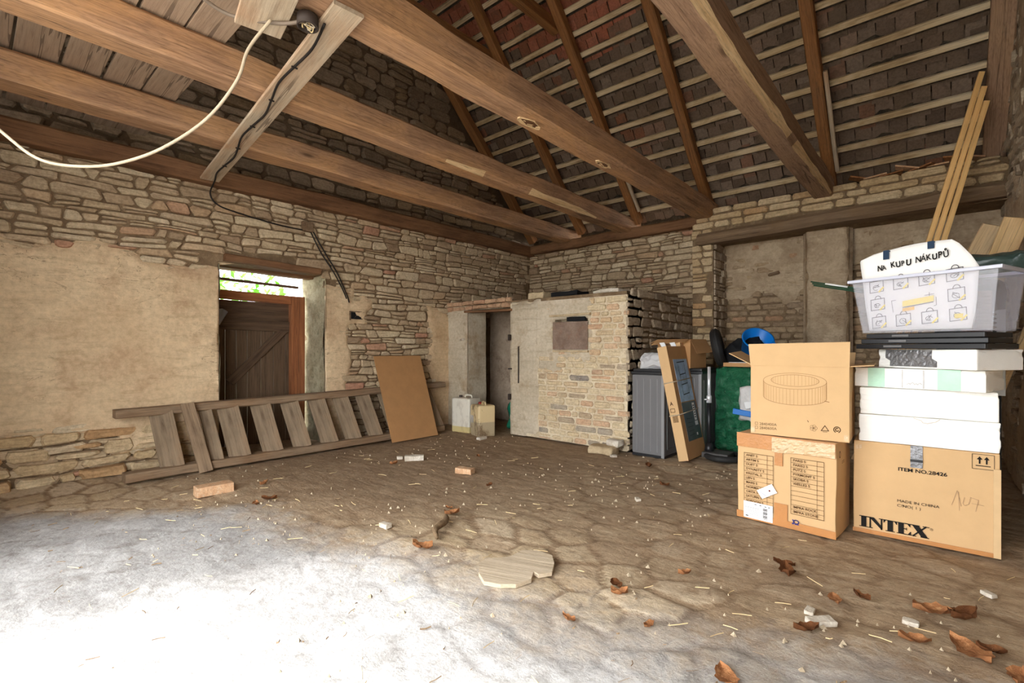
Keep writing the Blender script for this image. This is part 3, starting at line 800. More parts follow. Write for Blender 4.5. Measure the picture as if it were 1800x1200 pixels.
rafters = [(-6.30, .15, 'dark rafter lying against the stone gable'), (-5.10, .13, 'rafter rising from the tie beam closest to the gable wall, holding a collar'),
           (-3.93, .13, 'rafter rising from the tie beam with the long pale split'), (-2.72, .13, 'rafter rising from the thick tie beam with splintered holes'),
           (-1.10, .13, 'rafter rising from the tie beam with the pale stripped edge'), (.475, .19, 'thick grey rafter against the side wall above the leaning laths')]
for i, (x, w, lab) in enumerate(rafters):
    o = bar('rafter', (x, 7.80, 11.3 - 7.80), (x, 3.72, 11.3 - 3.72), w, .15, M['rafter'] if i < 5 else M['beam_grey'], None, up=(0, -1, -1), wob=.014, seg=18, ch=.014, seed=80 + i)
    tag(o, lab, 'rafter')
for i, (x, lab) in enumerate(((-5.10, 'high dark collar beam joining the rafter closest to the gable'), (-3.93, 'high collar beam joining the rafter above the beam with the pale split'))):
    o = bar('collar_beam', (x - .13 if i == 0 else x - .12, 5.52, 5.80), (x - .12, 1.9, 5.80), .12, .17, M['rafter'], None, wob=.01, seg=12, ch=.012, seed=90 + i)
    tag(o, lab, 'collar beam')
for i, (x, lab) in enumerate(((-1.0, 'pale thin lath nailed along the rafter above the beam with the stripped edge'), (-3.83, 'short pale lath nailed along the rafter near the wall corner'))):
    o = bar('rafter_lath', (x, 7.62 - .0, 11.26 - 7.62), (x, 6.7 - (0 if i == 0 else -.1), 11.26 - (6.7 - (0 if i == 0 else -.1))), .045, .05, M['grey_wood'], None, up=(0, -1, -1), wob=.004, seg=8, ch=.005, seed=97 + i)
    tag(o, lab, 'lath')

# tie beams: bottom z 3.32
P_ = M['beam_pale']
beams = [('tie_beam', -1.16, .235, .25, M['beam_grey'], (P_, (0,), -.35, .34, .97), 'thick tie beam above the boxes with a pale stripped edge'),
         ('tie_beam', -2.74, .26, .27, M['beam'], None, 'thick tie beam with splintered holes in its underside'),
         ('tie_beam', -4.09, .25, .25, M['beam'], (P_, (0,), -.12, .46, .82), 'tie beam with a long pale split along its lower edge'),
         ('tie_beam', -5.36, .28, .24, M['beam'], None, 'tie beam closest to the gable wall')]
for i, (nm, x, w, h, m, pl, lab) in enumerate(beams):
    y1 = [7.72, 7.9, 7.95, 7.95][i]
    o = bar(nm, (x, YF - .05, 3.315 + h / 2), (x, y1, 3.315 + h / 2), w, h, m, None, wob=.012, seg=70, ch=.022, pale=pl, seed=20 + i)
    tag(o, lab, 'beam')
    if i == 1:
        for j, (yy, zz) in enumerate(((3.35, 3.318), (4.62, 3.318), (5.85, 3.35))):
            setfr(m=Matrix.Translation((x + (.0, -.01, .02)[j], yy, zz - .004)))
            rq = random.Random(j); vs, fs = [], []
            n = 14
            for q in range(n):
                a = 2 * math.pi * q / n; vs.append((.055 * math.cos(a) * rq.uniform(.6, 1.1), .16 * math.sin(a) * rq.uniform(.7, 1.1), -.012))
            for q in range(n):
                a = 2 * math.pi * q / n; vs.append((.04 * math.cos(a) * rq.uniform(.5, 1.1), .12 * math.sin(a) * rq.uniform(.7, 1.1), -.004))
            for q in range(n): vs.append((vs[q][0] * 1.08, vs[q][1] * 1.08, .014))
            fs = [(q, (q + 1) % n, n + (q + 1) % n, n + q) for q in range(n)] + [(2 * n + q, 2 * n + (q + 1) % n, (q + 1) % n, q) for q in range(n)]
            mesh('splintered_edge', vs, fs, P_, o)
            mesh('worn_hole', vs[n:2 * n], [tuple(range(n))], M['plate'], o)
            for q in range(5):
                a = rq.uniform(-.12, .12)
                bar('splinter', (rq.uniform(-.04, .04), a, -.012), (rq.uniform(-.05, .05), a + rq.uniform(-.08, .08), -.022), .008, .005, P_, o, ch=.001)
            setfr()
o = bar('wall_plate', (XA + .06, YF, 3.265), (XA + .06, YB, 3.285), .2, .2, M['plate'], None, wob=.014, seg=40, ch=.02, seed=31)
tag(o, 'brown timber wall plate bedded along the top of the gable wall', 'beam')
o = bar('wall_plate', (XA + .1, YB - .05, 3.29), (-2.85, YB - .05, 3.30), .22, .165, M['plate'], None, wob=.012, seg=30, ch=.018, seed=33)
tag(o, 'brown timber wall plate on the eaves wall over the brick shed', 'beam')

# loft planks on top of the tie beams near the gate
rr = random.Random(3)
pl_y = [(1.17, .25), (.90, .25), (.64, .24), (.37, .25), (.10, .25), (-.17, .25), (-.42, .22)]
plab = ['grey loft plank on the edge of the boarding', 'second grey loft plank from the edge of the boarding', 'third grey loft plank from the edge of the boarding', 'fourth grey loft plank from the edge of the boarding', 'fifth grey loft plank from the edge of the boarding', 'sixth grey loft plank from the edge of the boarding', 'last grey loft plank, against the gate wall']
for i, (y, w) in enumerate(pl_y):
    o = bar('loft_plank', (XA - .05, y + rr.uniform(-.01, .01), 3.59 + rr.uniform(0, .006)), (-2.9 + rr.uniform(-.05, .1), y + rr.uniform(-.01, .01), 3.59), w, .028, M['loft'], None, wob=.003, seg=12, ch=.003, seed=110 + i)
    tag(o, plab[i], 'plank', 'loft planks laid over the tie beams')

# nailed boards under the beams
o = bar('cross_board', (-6.15, 1.83, 3.20), (-2.60, 1.50, 3.295), .185, .026, M['grey_wood'], None, wob=.004, seg=14, ch=.004, seed=120)
tag(o, 'long grey board nailed under the tie beams, carrying the black cable', 'board')
o = bar('cross_board', (-3.15, 1.20, 3.27), (-.6, .72, 3.285), .26, .026, M['grey_wood'], None, wob=.004, seg=10, ch=.004, seed=121)
tag(o, 'grey board above the junction box, passing out over the gate side', 'board')
# ------------------------------------------------------------------ brick shed in the corner
setfr((-4.6, 5.5, 0))
shed = thing('brick_shed', 'small masonry shed built into the corner, doorway plastered, brick beside its hatch', 'shed')
setfr()
SF, SX = 5.53, -2.92
mpS = lambda u, v, d: (u, SF - d, v)
bm = bmesh.new()
bmbox(bm, (XA, SF, 0), (-5.83, SF + .4, 2.0)); bmbox(bm, (-4.91, SF, 0), (SX - .02, SF + .4, 1.28)); bmbox(bm, (-4.91, SF, 1.28), (-4.10, SF + .4, 1.98))
bmbox(bm, (-3.52, SF, 1.28), (SX - .02, SF + .4, 1.98)); bmbox(bm, (-4.11, SF, 1.73), (-3.5, SF + .4, 1.98)); bmbox(bm, (-5.84, SF + .02, 1.93), (-4.9, SF + .4, 1.98))
bmbox(bm, (-4.11, SF + .2, 1.27), (-3.5, SF + .4, 1.75))
from_bm('front_wall', bm, M['mortar_light'], shed)
bm = bmesh.new(); bmbox(bm, (SX - .4, SF + .02, 0), (SX - .02, YB, 1.98)); from_bm('side_wall', bm, M['mortar'], shed)
bm = bmesh.new(); bmbox(bm, (XA, SF + .02, 1.97), (SX - .04, YB, 2.03)); from_bm('roof_slab', bm, M['mortar'], shed)
hatchhole = lambda u, v: -4.14 < u < -3.48 and 1.25 < v < 1.77
stS = course_stones(-4.36, SX + .01, 0.0, 1.97, (.074, .098), (.15, .31), 81, wav=.012, gap=.022, jit=.1, split=.02, skip=lambda u, v, h, w: hatchhole(u, v))
masonry('brickwork', stS, mpS, M['brick'], shed, (.004, .026), 83, tilt=.03, rmap=lambda c, r: min(1, r * (.82 if c[1] > 1.1 else 1.0)))
def hmask(u, v):
    return max(in_rect(u, v, -4.45, -3.46, 1.12, 2.1), in_rect(u, v, -4.4, -3.9, .95, 1.3) - .02) + nz2(u, v, 85, 5) * .07 - (1 if (-4.10 < u < -3.52 and 1.29 < v < 1.72) else 0)
rough_sheet('thin_plaster', -4.45, -3.38, .85, 1.98, mpS, M['plaster_grey'], shed, .03, .012, hmask, .022, 86, low=-.03)
mR = lambda u, v: in_rect(u, v, -4.915, -4.35, -1, 1.99 + nz2(u, 0, 87, 5) * .05) + nz2(u, v, 88, 6) * .03 - (.3 if u > -4.6 and v < .05 + nz2(u, 0, 3, 9) * .05 else 0)
rough_sheet('door_plaster', -4.915, -4.30, 0, 2.02, mpS, M['plaster_grey'], shed, .03, .008, mR, .035, 89, low=-.03)
rough_sheet('door_plaster', XA, -5.83, 0, 1.93, mpS, M['plaster_grey'], shed, .035, .012, None, .03, 90)
rough_sheet('door_reveal', 0, .42, 0, 1.93, lambda u, v, d: (-5.83 + d, SF - .03 + u, v), M['plaster_grey'], shed, .035, .016, None, .01, 91)
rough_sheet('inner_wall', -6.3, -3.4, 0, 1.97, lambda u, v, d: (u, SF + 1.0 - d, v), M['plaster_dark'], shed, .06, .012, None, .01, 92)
stT = course_stones(XA, -4.88, 1.92, 2.08, (.065, .085), (.16, .28), 93, wav=.015, gap=.015, split=0)
masonry('door_lintel', stT, lambda u, v, d: (u, SF - .0 - d, v), M['brick_pink'], shed, (.03, .06), 94)
bar('lintel_board', (-5.9, SF + .02, 1.905), (-4.85, SF + .02, 1.885), .14, .035, M['plate'], shed, wob=.006, seg=6)
stV = course_stones(SF - .02, YB - .02, 0.0, 1.98, (.1, .16), (.16, .3), 95, wav=.03, gap=.03)
masonry('side_stonework', stV, lambda u, v, d: (SX - .02 + d, u, v), M['stone_side'], shed, (.008, .03), 96, tilt=.06)
# hatch
hb = rough_sheet('hatch_board', -4.085, -3.505, 1.285, 1.665, lambda u, v, d: (u, SF - .02 - d, v), M['metal_rust'], shed, .04, .004, None, .012, 97)
box('hatch_slot_shade', (-3.86, SF - .012, 1.672), (-3.56, SF + .02, 1.735), M['black_cloth'], shed, .002)  # solid black block painting the shade of the open slot
bar('hatch_lintel', (-4.14, SF - .022, 1.755), (-3.47, SF - .022, 1.765), .05, .03, M['stone_bar'], shed, wob=.006, seg=6)
bar('hatch_sill', (-4.08, SF - .022, 1.262), (-3.5, SF - .022, 1.262), .05, .028, M['stone_bar'], shed, wob=.006, seg=6)
# iron hinges and the rust slot in the plaster
for z in (.52, 1.42): box('door_hook', (-4.90, SF - .075, z), (-4.868, SF - .03, z + .09), M['steel'], shed, .004)
box('door_hook', (-4.90, SF - .07, .98), (-4.85, SF - .03, 1.0), M['steel'], shed, .003)
tube('iron_bar', [(-4.715, SF - .04, .78), (-4.71, SF - .045, 1.05), (-4.715, SF - .04, 1.33)], .011, M['steel'], shed, 6)
tube('hook_slot', [(-6.0, SF - .03, 1.44), (-5.90, SF - .05, 1.45)], .02, M['chip'], shed, 6)

# rubble lying on the shed roof
rr = random.Random(8)
for i, (x, y, w, d, h, m, lab, nm) in enumerate([
    (-3.95, 5.72, .46, .3, .07, 'black_cloth', 'dark felt scrap lying on the front edge of the shed roof', 'roofing_felt'),
    (-4.45, 5.68, .28, .22, .09, 'stone_bar', 'tan stone lump on the front edge of the shed roof', 'stone'),
    (-3.3, 5.75, .42, .3, .05, 'chip', 'pale flat stone on the front corner of the shed roof', 'stone'),
    (-3.1, 6.9, .3, .5, .08, 'lintel', 'grey timber offcut on the shed roof edge', 'timber_offcut'),
    (-3.15, 7.4, .26, .3, .07, 'lintel', 'grey timber offcut on the shed roof against the eaves wall', 'timber_offcut'),
    (-3.25, 7.25, .12, .35, .03, 'leaf', 'red tile shard lying on the shed roof beside the eaves wall', 'tile_shard')]):
    z0 = 2.03 if i != 5 else 2.10
    if nm == 'timber_offcut':
        o = bar(nm, (x - .05, y - d, z0 + h / 2), (x + .05, y + d * .6, z0 + h / 2), w * .5, h, M[m], None, wob=.006, seg=5, ch=.01, seed=i)
    else:
        o = crumple(nm, (x - w / 2, y - d / 2, z0), (x + w / 2, y + d / 2, z0 + h), M[m], None, .02, 2, .025, 7, i)
    tag(o, lab, 'stone' if nm == 'stone' else ('tile' if 'tile' in nm else ('felt' if 'felt' in nm else 'timber')))
for i, (y, w, lab) in enumerate(((6.15, .22, 'weathered board lying along the shed roof, front one of two'), (6.5, .24, 'weathered board lying along the shed roof, rear one of two'))):
    o = bar('roof_board', (-5.2 + i * .7, y, 2.05), (-2.95, y + .15, 2.055), w, .035, M['old_wood'], None, wob=.005, seg=8, ch=.004, seed=140 + i); tag(o, lab, 'board')

# ------------------------------------------------------------------ plank door in the gable doorway
setfr((XA - .6, 2.6, 0))
d1 = bpy.data.objects.new('door_1', None); lk(d1, FR); tag(d1, 'old plank door with a diagonal brace behind the stair', 'door', None, 'structure')
setfr()
dx = XA - .56
y = 1.88
rr = random.Random(2)
for i in range(10):
    w = rr.uniform(.13, .18)
    box('door_plank', (dx - .03, y, -.06), (dx, y + w - .006, 1.58), M['door_wood'], d1, .004)
    y += w
    if y > 3.03: break
bar('door_brace', (dx + .02, 2.28, .86), (dx + .02, 2.98, 1.57), .11, .035, M['door_wood2'], d1, up=(1, 0, 0), ch=.004)
bar('door_ledge', (dx + .02, 1.85, 1.62), (dx + .02, 3.06, 1.60), .04, .14, M['door_wood2'], d1, ch=.004)
for i, z in enumerate((1.74, 1.86)):
    bar('door_board', (dx - .02, 1.85, z), (dx - .02, 3.08, z - .01), .03, .145, M['door_wood2'], d1, wob=.003, seg=4, ch=.004, seed=i)
bar('door_top_rail', (dx + .05, 1.80, 2.0), (dx + .05, 3.06, 1.975), .09, .115, M['door_red'], d1, wob=.004, seg=6, ch=.006)
bar('door_post', (dx + .07, 3.13, .0), (dx + .07, 3.13, 2.03), .19, .10, M['door_red'], d1, up=(1, 0, 0), wob=.004, seg=6, ch=.006)
bar('door_top_bar', (dx - .05, 1.8, 2.215), (dx - .05, 3.2, 2.175), .05, .035, M['door_wood2'], d1, wob=.006, seg=6)
# cobweb sheet sagging in the upper corner
web = []
for j in range(5):
    for i in range(7):
        web.append((dx + .16 - .05 * math.sin(i), 1.99 + .22 * i / 6 * (1 - j / 9), 1.78 - .17 * j / 4 - .02 * math.sin(i * 1.3)))
tag(mesh('cobweb', web, [(j * 7 + i, j * 7 + i + 1, j * 7 + i + 8, j * 7 + i + 7) for j in range(4) for i in range(6)], M['web'], None, True), 'dusty cobweb hanging in the corner of the plank door', 'cobweb')

# shrub beyond the doorway
rr = random.Random(12); vs, fs = [], []
for i in range(1500):
    c = Vector((rr.gauss(-9.3, .5), rr.uniform(1.0, 4.0) , rr.uniform(0, 2.6) + .3 * mn.noise(Vector((i * .1, 0, 0)))))
    a = Vector((rr.uniform(-1, 1), rr.uniform(-1, 1), rr.uniform(-1, 1))).normalized() * .09
    b_ = a.cross(Vector((rr.uniform(-1, 1), rr.uniform(-1, 1), rr.uniform(-1, 1)))).normalized() * .04
    b = len(vs); vs += [c - a, c + b_, c + a, c - b_]; fs.append((b, b + 1, b + 2, b + 3))
sh = mesh('shrub', vs, fs, M['green_leaf'])
tag(sh, 'sunlit green shrub seen through the gap over the plank door', 'shrub')
tube('stem', [(-9.3, 2.5, -.06), (-9.25, 2.55, 1.0), (-9.3, 2.5, 2.0)], .03, M['twig'], sh, 6)

# ------------------------------------------------------------------ wooden stair lying on its side
setfr((-6.0, 3.0, 0))
st = thing('wooden_stair', 'wooden open-tread stair lying on its side along the gable wall', 'stair')
setfr()
lowx, upx = -5.90, -6.235
bar('stringer', (lowx, 1.02, .05), (lowx, 5.0, .05), .16, .085, M['old_wood'], st, wob=.006, seg=18, ch=.008, seed=1)
bar('stringer', (upx, 1.00, .635), (upx + .02, 5.28, .70), .17, .085, M['old_wood'], st, wob=.008, seg=18, ch=.012, seed=2)
ax = (Vector((upx, 0, .66)) - Vector((lowx, 0, .06)))
rr = random.Random(6)
for i, (yc, w) in enumerate([(1.40, .21), (1.81, .13), (2.04, .22), (2.40, .22), (2.75, .21), (3.11, .215), (3.45, .21), (3.79, .2), (4.15, .2), (4.53, .2), (4.90, .2)]):
    nrm = Vector((.84, 0, .5)); n2 = (nrm + Vector((0, -.34 + rr.uniform(-.06, .06), 0))).normalized()
    bar('tread', (lowx + .01, yc + .02, .075), (upx + .03, yc - .02, .65), w, .03, M['old_wood2'], st, up=n2, wob=.002, seg=4, ch=.004, seed=40 + i)
bar('brace_board', (lowx + .12, 1.69, .0), (upx + .13, 1.60, .70), .125, .035, M['old_wood'], st, up=(.84, -.1, .5), wob=.003, seg=5, ch=.004, seed=60)

# brown hardboard sheet leaning on it
M2, L2 = axis_matrix((-5.64, 3.90, .0), (-6.10, 3.90, 1.185), (.9, 0, .35))
o = mesh('hardboard_sheet', [(0, -.81, -.006), (L2, -.83, -.006), (L2, .0, -.006), (0, 0, -.006), (0, -.81, .006), (L2, -.83, .006), (L2, 0, .006), (0, 0, .006)],
     [(0, 3, 2, 1), (4, 5, 6, 7), (0, 1, 5, 4), (1, 2, 6, 5), (2, 3, 7, 6), (3, 0, 4, 7)], M['hardboard'], None, False, M2)
tag(o, 'plain brown hardboard sheet leaning against the wooden stair', 'board')

# ------------------------------------------------------------------ jerry cans and sack at the shed door
def canister(name, label, loc, rz, w, d, h, mat, capm, cap2=True):
    setfr(loc, rz)
    t = thing(name, label, 'canister')
    bm = bmesh.new(); bmbox(bm, (-w / 2, -d / 2, 0), (w / 2, d / 2, h), .035, 4)
    for v in bm.verts:
        if abs(v.co.z) < .001: v.co.x *= .96
    from_bm('body', bm, mat, t, True)
    tube('handle', spline([(-w * .05, 0, h - .01), (-w * .02, 0, h + .035), (w * .28, 0, h + .035), (w * .32, 0, h - .01)], 5), .014, mat, t, 8)
    lathe('cap', [(0, h + .03), (.026, h + .03), (.028, h + .024), (.028, h - .005)], capm, t, 16, FR @ Matrix.Translation((-w * .3, 0, 0)))
    return t
canister('jerry_can', 'tall white translucent jerry can against the plastered door jamb', (-5.63, 5.28, -.02), .15, .36, .30, .54, M['can_white'], M['steel'])
c2 = canister('jerry_can', 'shorter dirt-stained jerry can with a torn paper label', (-5.18, 5.20, -.02), -.35, .31, .28, .47, M['can_dirty'], M['cap_red'])
bm = bmesh.new(); bmbox(bm, (-.14, -.147, .20), (-.02, -.143, .31), .001); from_bm('paper_label', bm, M['paper_old'], c2)
setfr()
o = crumple('plastic_sack', (-5.22, 5.78, 0), (-4.93, 6.1, .48), M['green_bag2'], None, .08, 4, .05, 5, 3, .25)
tag(o, 'crumpled green plastic sack inside the shed doorway', 'sack')
o = crumple('stone', (-3.33, 5.2, -.02), (-2.98, 5.42, .09), M['stone_bar'], None, .03, 2, .02, 8, 4); tag(o, 'rough pale stone at the foot of the shed corner beside the grey cabinet', 'stone')
o = crumple('stone', (-3.12, 5.30, .075), (-2.94, 5.46, .16), M['chip'], None, .03, 2, .02, 8, 5); tag(o, 'small pale stone resting on the rough stone at the shed corner', 'stone')

# ------------------------------------------------------------------ cables
o = tube('white_cable', spline([(-2.96, 1.20, 3.24), (-3.08, 1.12, 3.08), (-3.15, 1.08, 2.90), (-3.35, .98, 2.70), (-3.55, .80, 2.52), (-3.72, .62, 2.42), (-3.86, .46, 2.39), (-4.0, .30, 2.42), (-4.1, .16, 2.55), (-4.25, -.1, 2.85), (-4.4, -.5, 3.2)], 8), .009, M['rope'])
tag(o, 'thick white cable hanging in a loop under the tie beams', 'cable')
o = tube('grey_cable', spline([(-3.5, .9, 3.58), (-3.38, .98, 3.44), (-3.2, 1.08, 3.31), (-2.95, 1.25, 3.24), (-2.82, 1.34, 3.245)], 7), .011, M['cable_grey'])
tag(o, 'short grey cable running from the loft planks into the junction box', 'cable')
setfr((-2.83, 1.36, 3.25))
jb = thing('junction_box', 'open dark junction box with bare wires at the end of the cross board', 'junction box')
lathe('box_shell', [(0, .04), (.055, .04), (.06, .03), (.062, -.03), (.052, -.032), (.048, .02), (0, .02)], M['steel'], jb, 18)
rr = random.Random(4)
for i in range(6):
    tube('wire', spline([(rr.uniform(-.03, .03), rr.uniform(-.03, .03), .02), (rr.uniform(-.04, .04), rr.uniform(-.04, .04), -.035), (rr.uniform(-.04, .04), rr.uniform(-.04, .04), -.02)], 5), .004, M['rope'] if i % 2 else M['straw'], jb, 6)
setfr()
path = []
A_, B_ = Vector((-2.78, 1.44, 3.262)), Vector((-6.10, 1.86, 3.185))
for i in range(13):
    t = i / 12; p = A_.lerp(B_, t); path.append((p.x, p.y + .025 * math.sin(t * 19), p.z - .006))
path += [(-6.27, 1.87, 3.08), (-6.28, 1.93, 2.98), (-6.285, 2.1, 2.93), (-6.285, 2.6, 2.87), (-6.285, 2.95, 2.86)]
kb = tube('black_cable', spline(path, 5), .0085, M['cable'])
tag(kb, 'black cable clipped along the cross board and down onto the stone wall', 'cable')
for i in (2, 4, 6, 8, 10): 
    p = path[i]; bar('cable_clip', (p[0], p[1] - .02, p[2] - .006), (p[0], p[1] + .02, p[2] - .006), .016, .012, M['cable'], kb)
for i, (a, lab) in enumerate(((0, 'black cable hanging down the stone wall beside the doorway lintel, upper one'), (1, 'black cable hanging down the stone wall beside the doorway lintel, outer one'))):
    o = tube('hanging_cable', spline([(XA + .06, 3.06 + a * .04, 2.86), (XA + .07, 3.2 + a * .06, 2.6), (XA + .08, 3.38 + a * .05, 2.35), (XA + .075, 3.52 + a * .06, 2.12 - a * .06), (XA + .07, 3.58 + a * .04, 2.0 - a * .05)], 8), .009, M['cable'])
    tag(o, lab, 'cable')
o = box('wall_socket_box', (XA + .02, 2.95, 2.85), (XA + .09, 3.09, 2.98), M['lintel'], None, .01); tag(o, 'small wooden block set in the stone wall where the cables meet', 'block')
# ------------------------------------------------------------------ cartons
def sealed(t, w, d, h, mat, bulge=.004, seed=0):
    """closed carton with slightly soft faces and the seam between its flaps"""
    bm = bmesh.new(); bmbox(bm, (0, 0, 0), (w, d, h), .006, 2)
    bmesh.ops.subdivide_edges(bm, edges=bm.edges[:], cuts=4, use_grid_fill=True)
    for v in bm.verts:
        n = mn.noise_vector(v.co * 3.1 + Vector((seed * 4, 0, seed))) * bulge
        v.co += Vector((n.x, n.y * .6, n.z * .5))
    return from_bm('body', bm, mat, t, False)

# front tall carton standing on the floor against the side wall
setfr((-.457, 4.212, 0), math.atan2(.02, .741))
t = thing('cardboard_box', 'large cardboard box with black serif lettering, standing under the white foam slabs', 'box')
W, D, Hh = .742, .60, .645
sealed(t, W, D, Hh, M['carton'], .003, 1)
ux, uz = (1, 0, 0), (0, 0, 1)
pr = Print((0, -.006, 0), ux, uz, .001)
def serif(pr, ch, x, y, h, w):
    s, b, th = .030, h * .07, .009        # slab letter strokes
    def stem(x0, x1): pr.rect(x0, y, x1, y + h)
    def foot(xc, ww, yy): pr.rect(xc - ww / 2, yy, xc + ww / 2, yy + b)
    if ch == 'I': stem(x + w / 2 - s / 2, x + w / 2 + s / 2); foot(x + w / 2, w, y); foot(x + w / 2, w, y + h - b)
    if ch == 'N':
        stem(x + .008, x + .017); stem(x + w - .017, x + w - .008); foot(x + .0125, .03, y); foot(x + w - .0125, .03, y + h - b); foot(x + .006, .03, y + h - b)
        pr.poly([(x + .004, y + h), (x + w - .012, y), (x + w - .008, y), (x + w - .008, y + .02), (x + .034, y + h)])
    if ch == 'T':
        stem(x + w / 2 - s / 2, x + w / 2 + s / 2); foot(x + w / 2, s * 1.7, y); pr.rect(x, y + h - b, x + w, y + h)
        pr.poly([(x, y + h), (x, y + h * .72), (x + .005, y + h * .72), (x + .016, y + h)]); pr.poly([(x + w, y + h), (x + w - .016, y + h), (x + w - .005, y + h * .72), (x + w, y + h * .72)])
    if ch == 'E':
        stem(x + .008, x + .008 + s); pr.rect(x, y, x + w, y + b); pr.rect(x, y + h - b, x + w * .95, y + h); pr.rect(x + .03, y + h / 2 - b / 2, x + w * .7, y + h / 2 + b / 2)
        pr.poly([(x + w, y), (x + w, y + h * .3), (x + w - .005, y + h * .3), (x + w - .02, y)]); pr.poly([(x + w * .95, y + h), (x + w * .95 - .02, y + h), (x + w * .95 - .005, y + h * .74), (x + w * .95, y + h * .74)])
        pr.rect(x + w * .66, y + h * .38, x + w * .71, y + h * .62)
    if ch == 'X':
        pr.poly([(x + .004, y + h), (x + w - .036, y), (x + w - .002, y), (x + .04, y + h)]); pr.line([(x + .012, y + b / 2), (x + w - .014, y + h - b / 2)], th)
        foot(x + .012, .034, y); foot(x + w - .02, .044, y); foot(x + .022, .048, y + h - b); foot(x + w - .014, .034, y + h - b)
x = .034
for ch, w in (('I', .052), ('N', .088), ('T', .074), ('E', .076), ('X', .092)):
    serif(pr, ch, x, .041, .077, w); x += w - .002
pr.text('®', .413, .098, .022)
pr.make('logo_lettering', M['ink_black'], t); pr = Print((0, -.006, 0), ux, uz, .001)
pr.text('ITEM NO.28426', .248, .468, .033, 1.13, 0, 0, .0006)
pr.make('item_number', M['ink_black'], t); pr = Print((0, -.006, 0), ux, uz, .001)
pr.text('MADE IN CHINA', .243, .254, .026, 1.13); pr.text('C/NO( 1 )', .243, .222, .026, 1.13)
pr.make('origin_text', M['ink_black'], t); pr = Print((0, -.006, 0), ux, uz, .001)
pr.line([(.616, .542), (.716, .542), (.716, .634), (.616, .634)], .0025, True)
for xx in (.650, .682):
    pr.rect(xx - .004, .575, xx + .004, .605); pr.poly([(xx - .013, .602), (xx + .013, .602), (xx, .622)])
pr.rect(.632, .56, .70, .565)
pr.make('upright_arrows', M['ink_black'], t)
pp = Print((0, -.006, 0), ux, uz, .001)
pp.line([(.520, .29), (.546, .387), (.565, .29)], .0025).line([(.552, .38), (.556, .26)], .002).line([(.580, .35), (.572, .31), (.582, .298), (.60, .31), (.608, .35)], .0025).line([(.606, .355), (.645, .345), (.632, .27)], .0025).line([(.615, .318), (.67, .314)], .002)
pp.make('pencil_number', M['pencil'], t)
dt = box('duct_tape', (.314, -.0085, .50), (.378, -.004, .648), M['tape_silver'], t, .001)
box('duct_tape_band', (.313, -.0092, .538), (.379, -.005, .556), M['black_plastic'], dt, .001)
bm = bmesh.new()
bmbox(bm, (-.004, -.0075, 0), (W + .004, -.004, .028), .001); from_bm('bottom_tape', bm, M['tape'], t)
bm = bmesh.new(); bmbox(bm, (W - .03, -.0076, .0), (W + .004, -.0042, .55), .001); from_bm('edge_tape', bm, M['carton_edge'], t)
for k in range(2): box('tape_flake', (.012 + k * .02, -.0075, .585 + k * .004), (.028 + k * .02, -.004, .62), M['tape_clear'], t, .001)

# carton with the two lists
setfr((-1.174, 3.99, 0), math.atan2(-.058, .644))
t = thing('cardboard_box', 'taped cardboard box with two printed lists and a white shipping label, standing on the floor', 'box')
W, D, Hh = .652, .40, .648
sealed(t, W, D, Hh, M['carton'], .009, 4)
pr = Print((0, -.011, 0), ux, uz, .001)
L1 = ['ANET S', 'ARTIM S', 'DUET S', 'DYNASTY S', 'KRISTAL S', 'LEN S', 'MARS S', 'NORMA 2S', 'ORTA S', 'SATURN S', 'SORDON S']
L2 = ['PARIS S', 'PARIS2 S', 'PUTZ S', 'PYRMONT S', 'SKOBA S', 'WELLE2 S', '', '', '', '', 'IMPRA ROCK', 'IMPRA STONE']
def table(u0, u1, uc, v0, v1, rows, n):
    pr.line([(u0, v0), (u1, v0), (u1, v1), (u0, v1)], .0028, True); pr.line([(uc, v0), (uc, v1)], .0022)
    hh = (v1 - v0) / n
    for i in range(1, n): pr.line([(u0, v1 - i * hh), (u1, v1 - i * hh)], .002)
    for i, s in enumerate(rows):
        if s: pr.text(s, u0 + .014, v1 - (i + .70) * hh, .024, 1.05, 0, 0, .0004)
table(.052, .259, .217, .085, .500, L1, 12)
table(.377, .584, .542, .110, .512, L2, 12)
pr.ell(.19, .58, .013, .015, .006)
pr.make('printed_lists', M['ink'], t)
sl = box('shipping_label', (.05, -.0145, .008), (.257, -.011, .132), M['paper'], t, .0008)
pl = Print((0, -.0148, 0), ux, uz, .0008)
for i in range(9): pl.rect(.19, .022 + i * .009, .22, .022 + i * .009 + (.006 if i % 3 else .003))
pl.rect(.062, .088, .16, .090)
for i in range(4): pl.rect(.06 + .01 * i, .075 - i * .012, .16, .0765 - i * .012)
for q, (a, b) in enumerate(((.13, .115), (.165, .115), (.20, .113), (.225, .113))): pl.rect(a, b, a + .014, b + .005)
pl.rect(.065, .02, .085, .027); pl.make('barcode', M['ink_black'], sl)
tg = Print((0, -.016, 0), ux, uz, .001); tg.poly([(.146, .228), (.185, .172), (.288, .239), (.250, .297)]); ptag = tg.make('paper_tag', M['paper'], t)
tg = Print((0, -.0172, 0), ux, uz, .001); tg.ell(.236, .243, .003, .003, .006, 0, 360, 10); tg.make('tag_seal', M['cap_red'], ptag)
tg = Print((0, -.0172, 0), ux, uz, .001)
for i in range(4): tg.line([(.168 + .012 * i, .232 - i * .008), (.186 + .010 * i, .205 - i * .004)], .0015)
tg.make('tag_writing', M['ink_blue'], ptag)
bm = bmesh.new(); bmbox(bm, (-.002, -.0125, .545), (W + .001, -.009, Hh + .003), .001); from_bm('top_tape', bm, M['tape'], t)
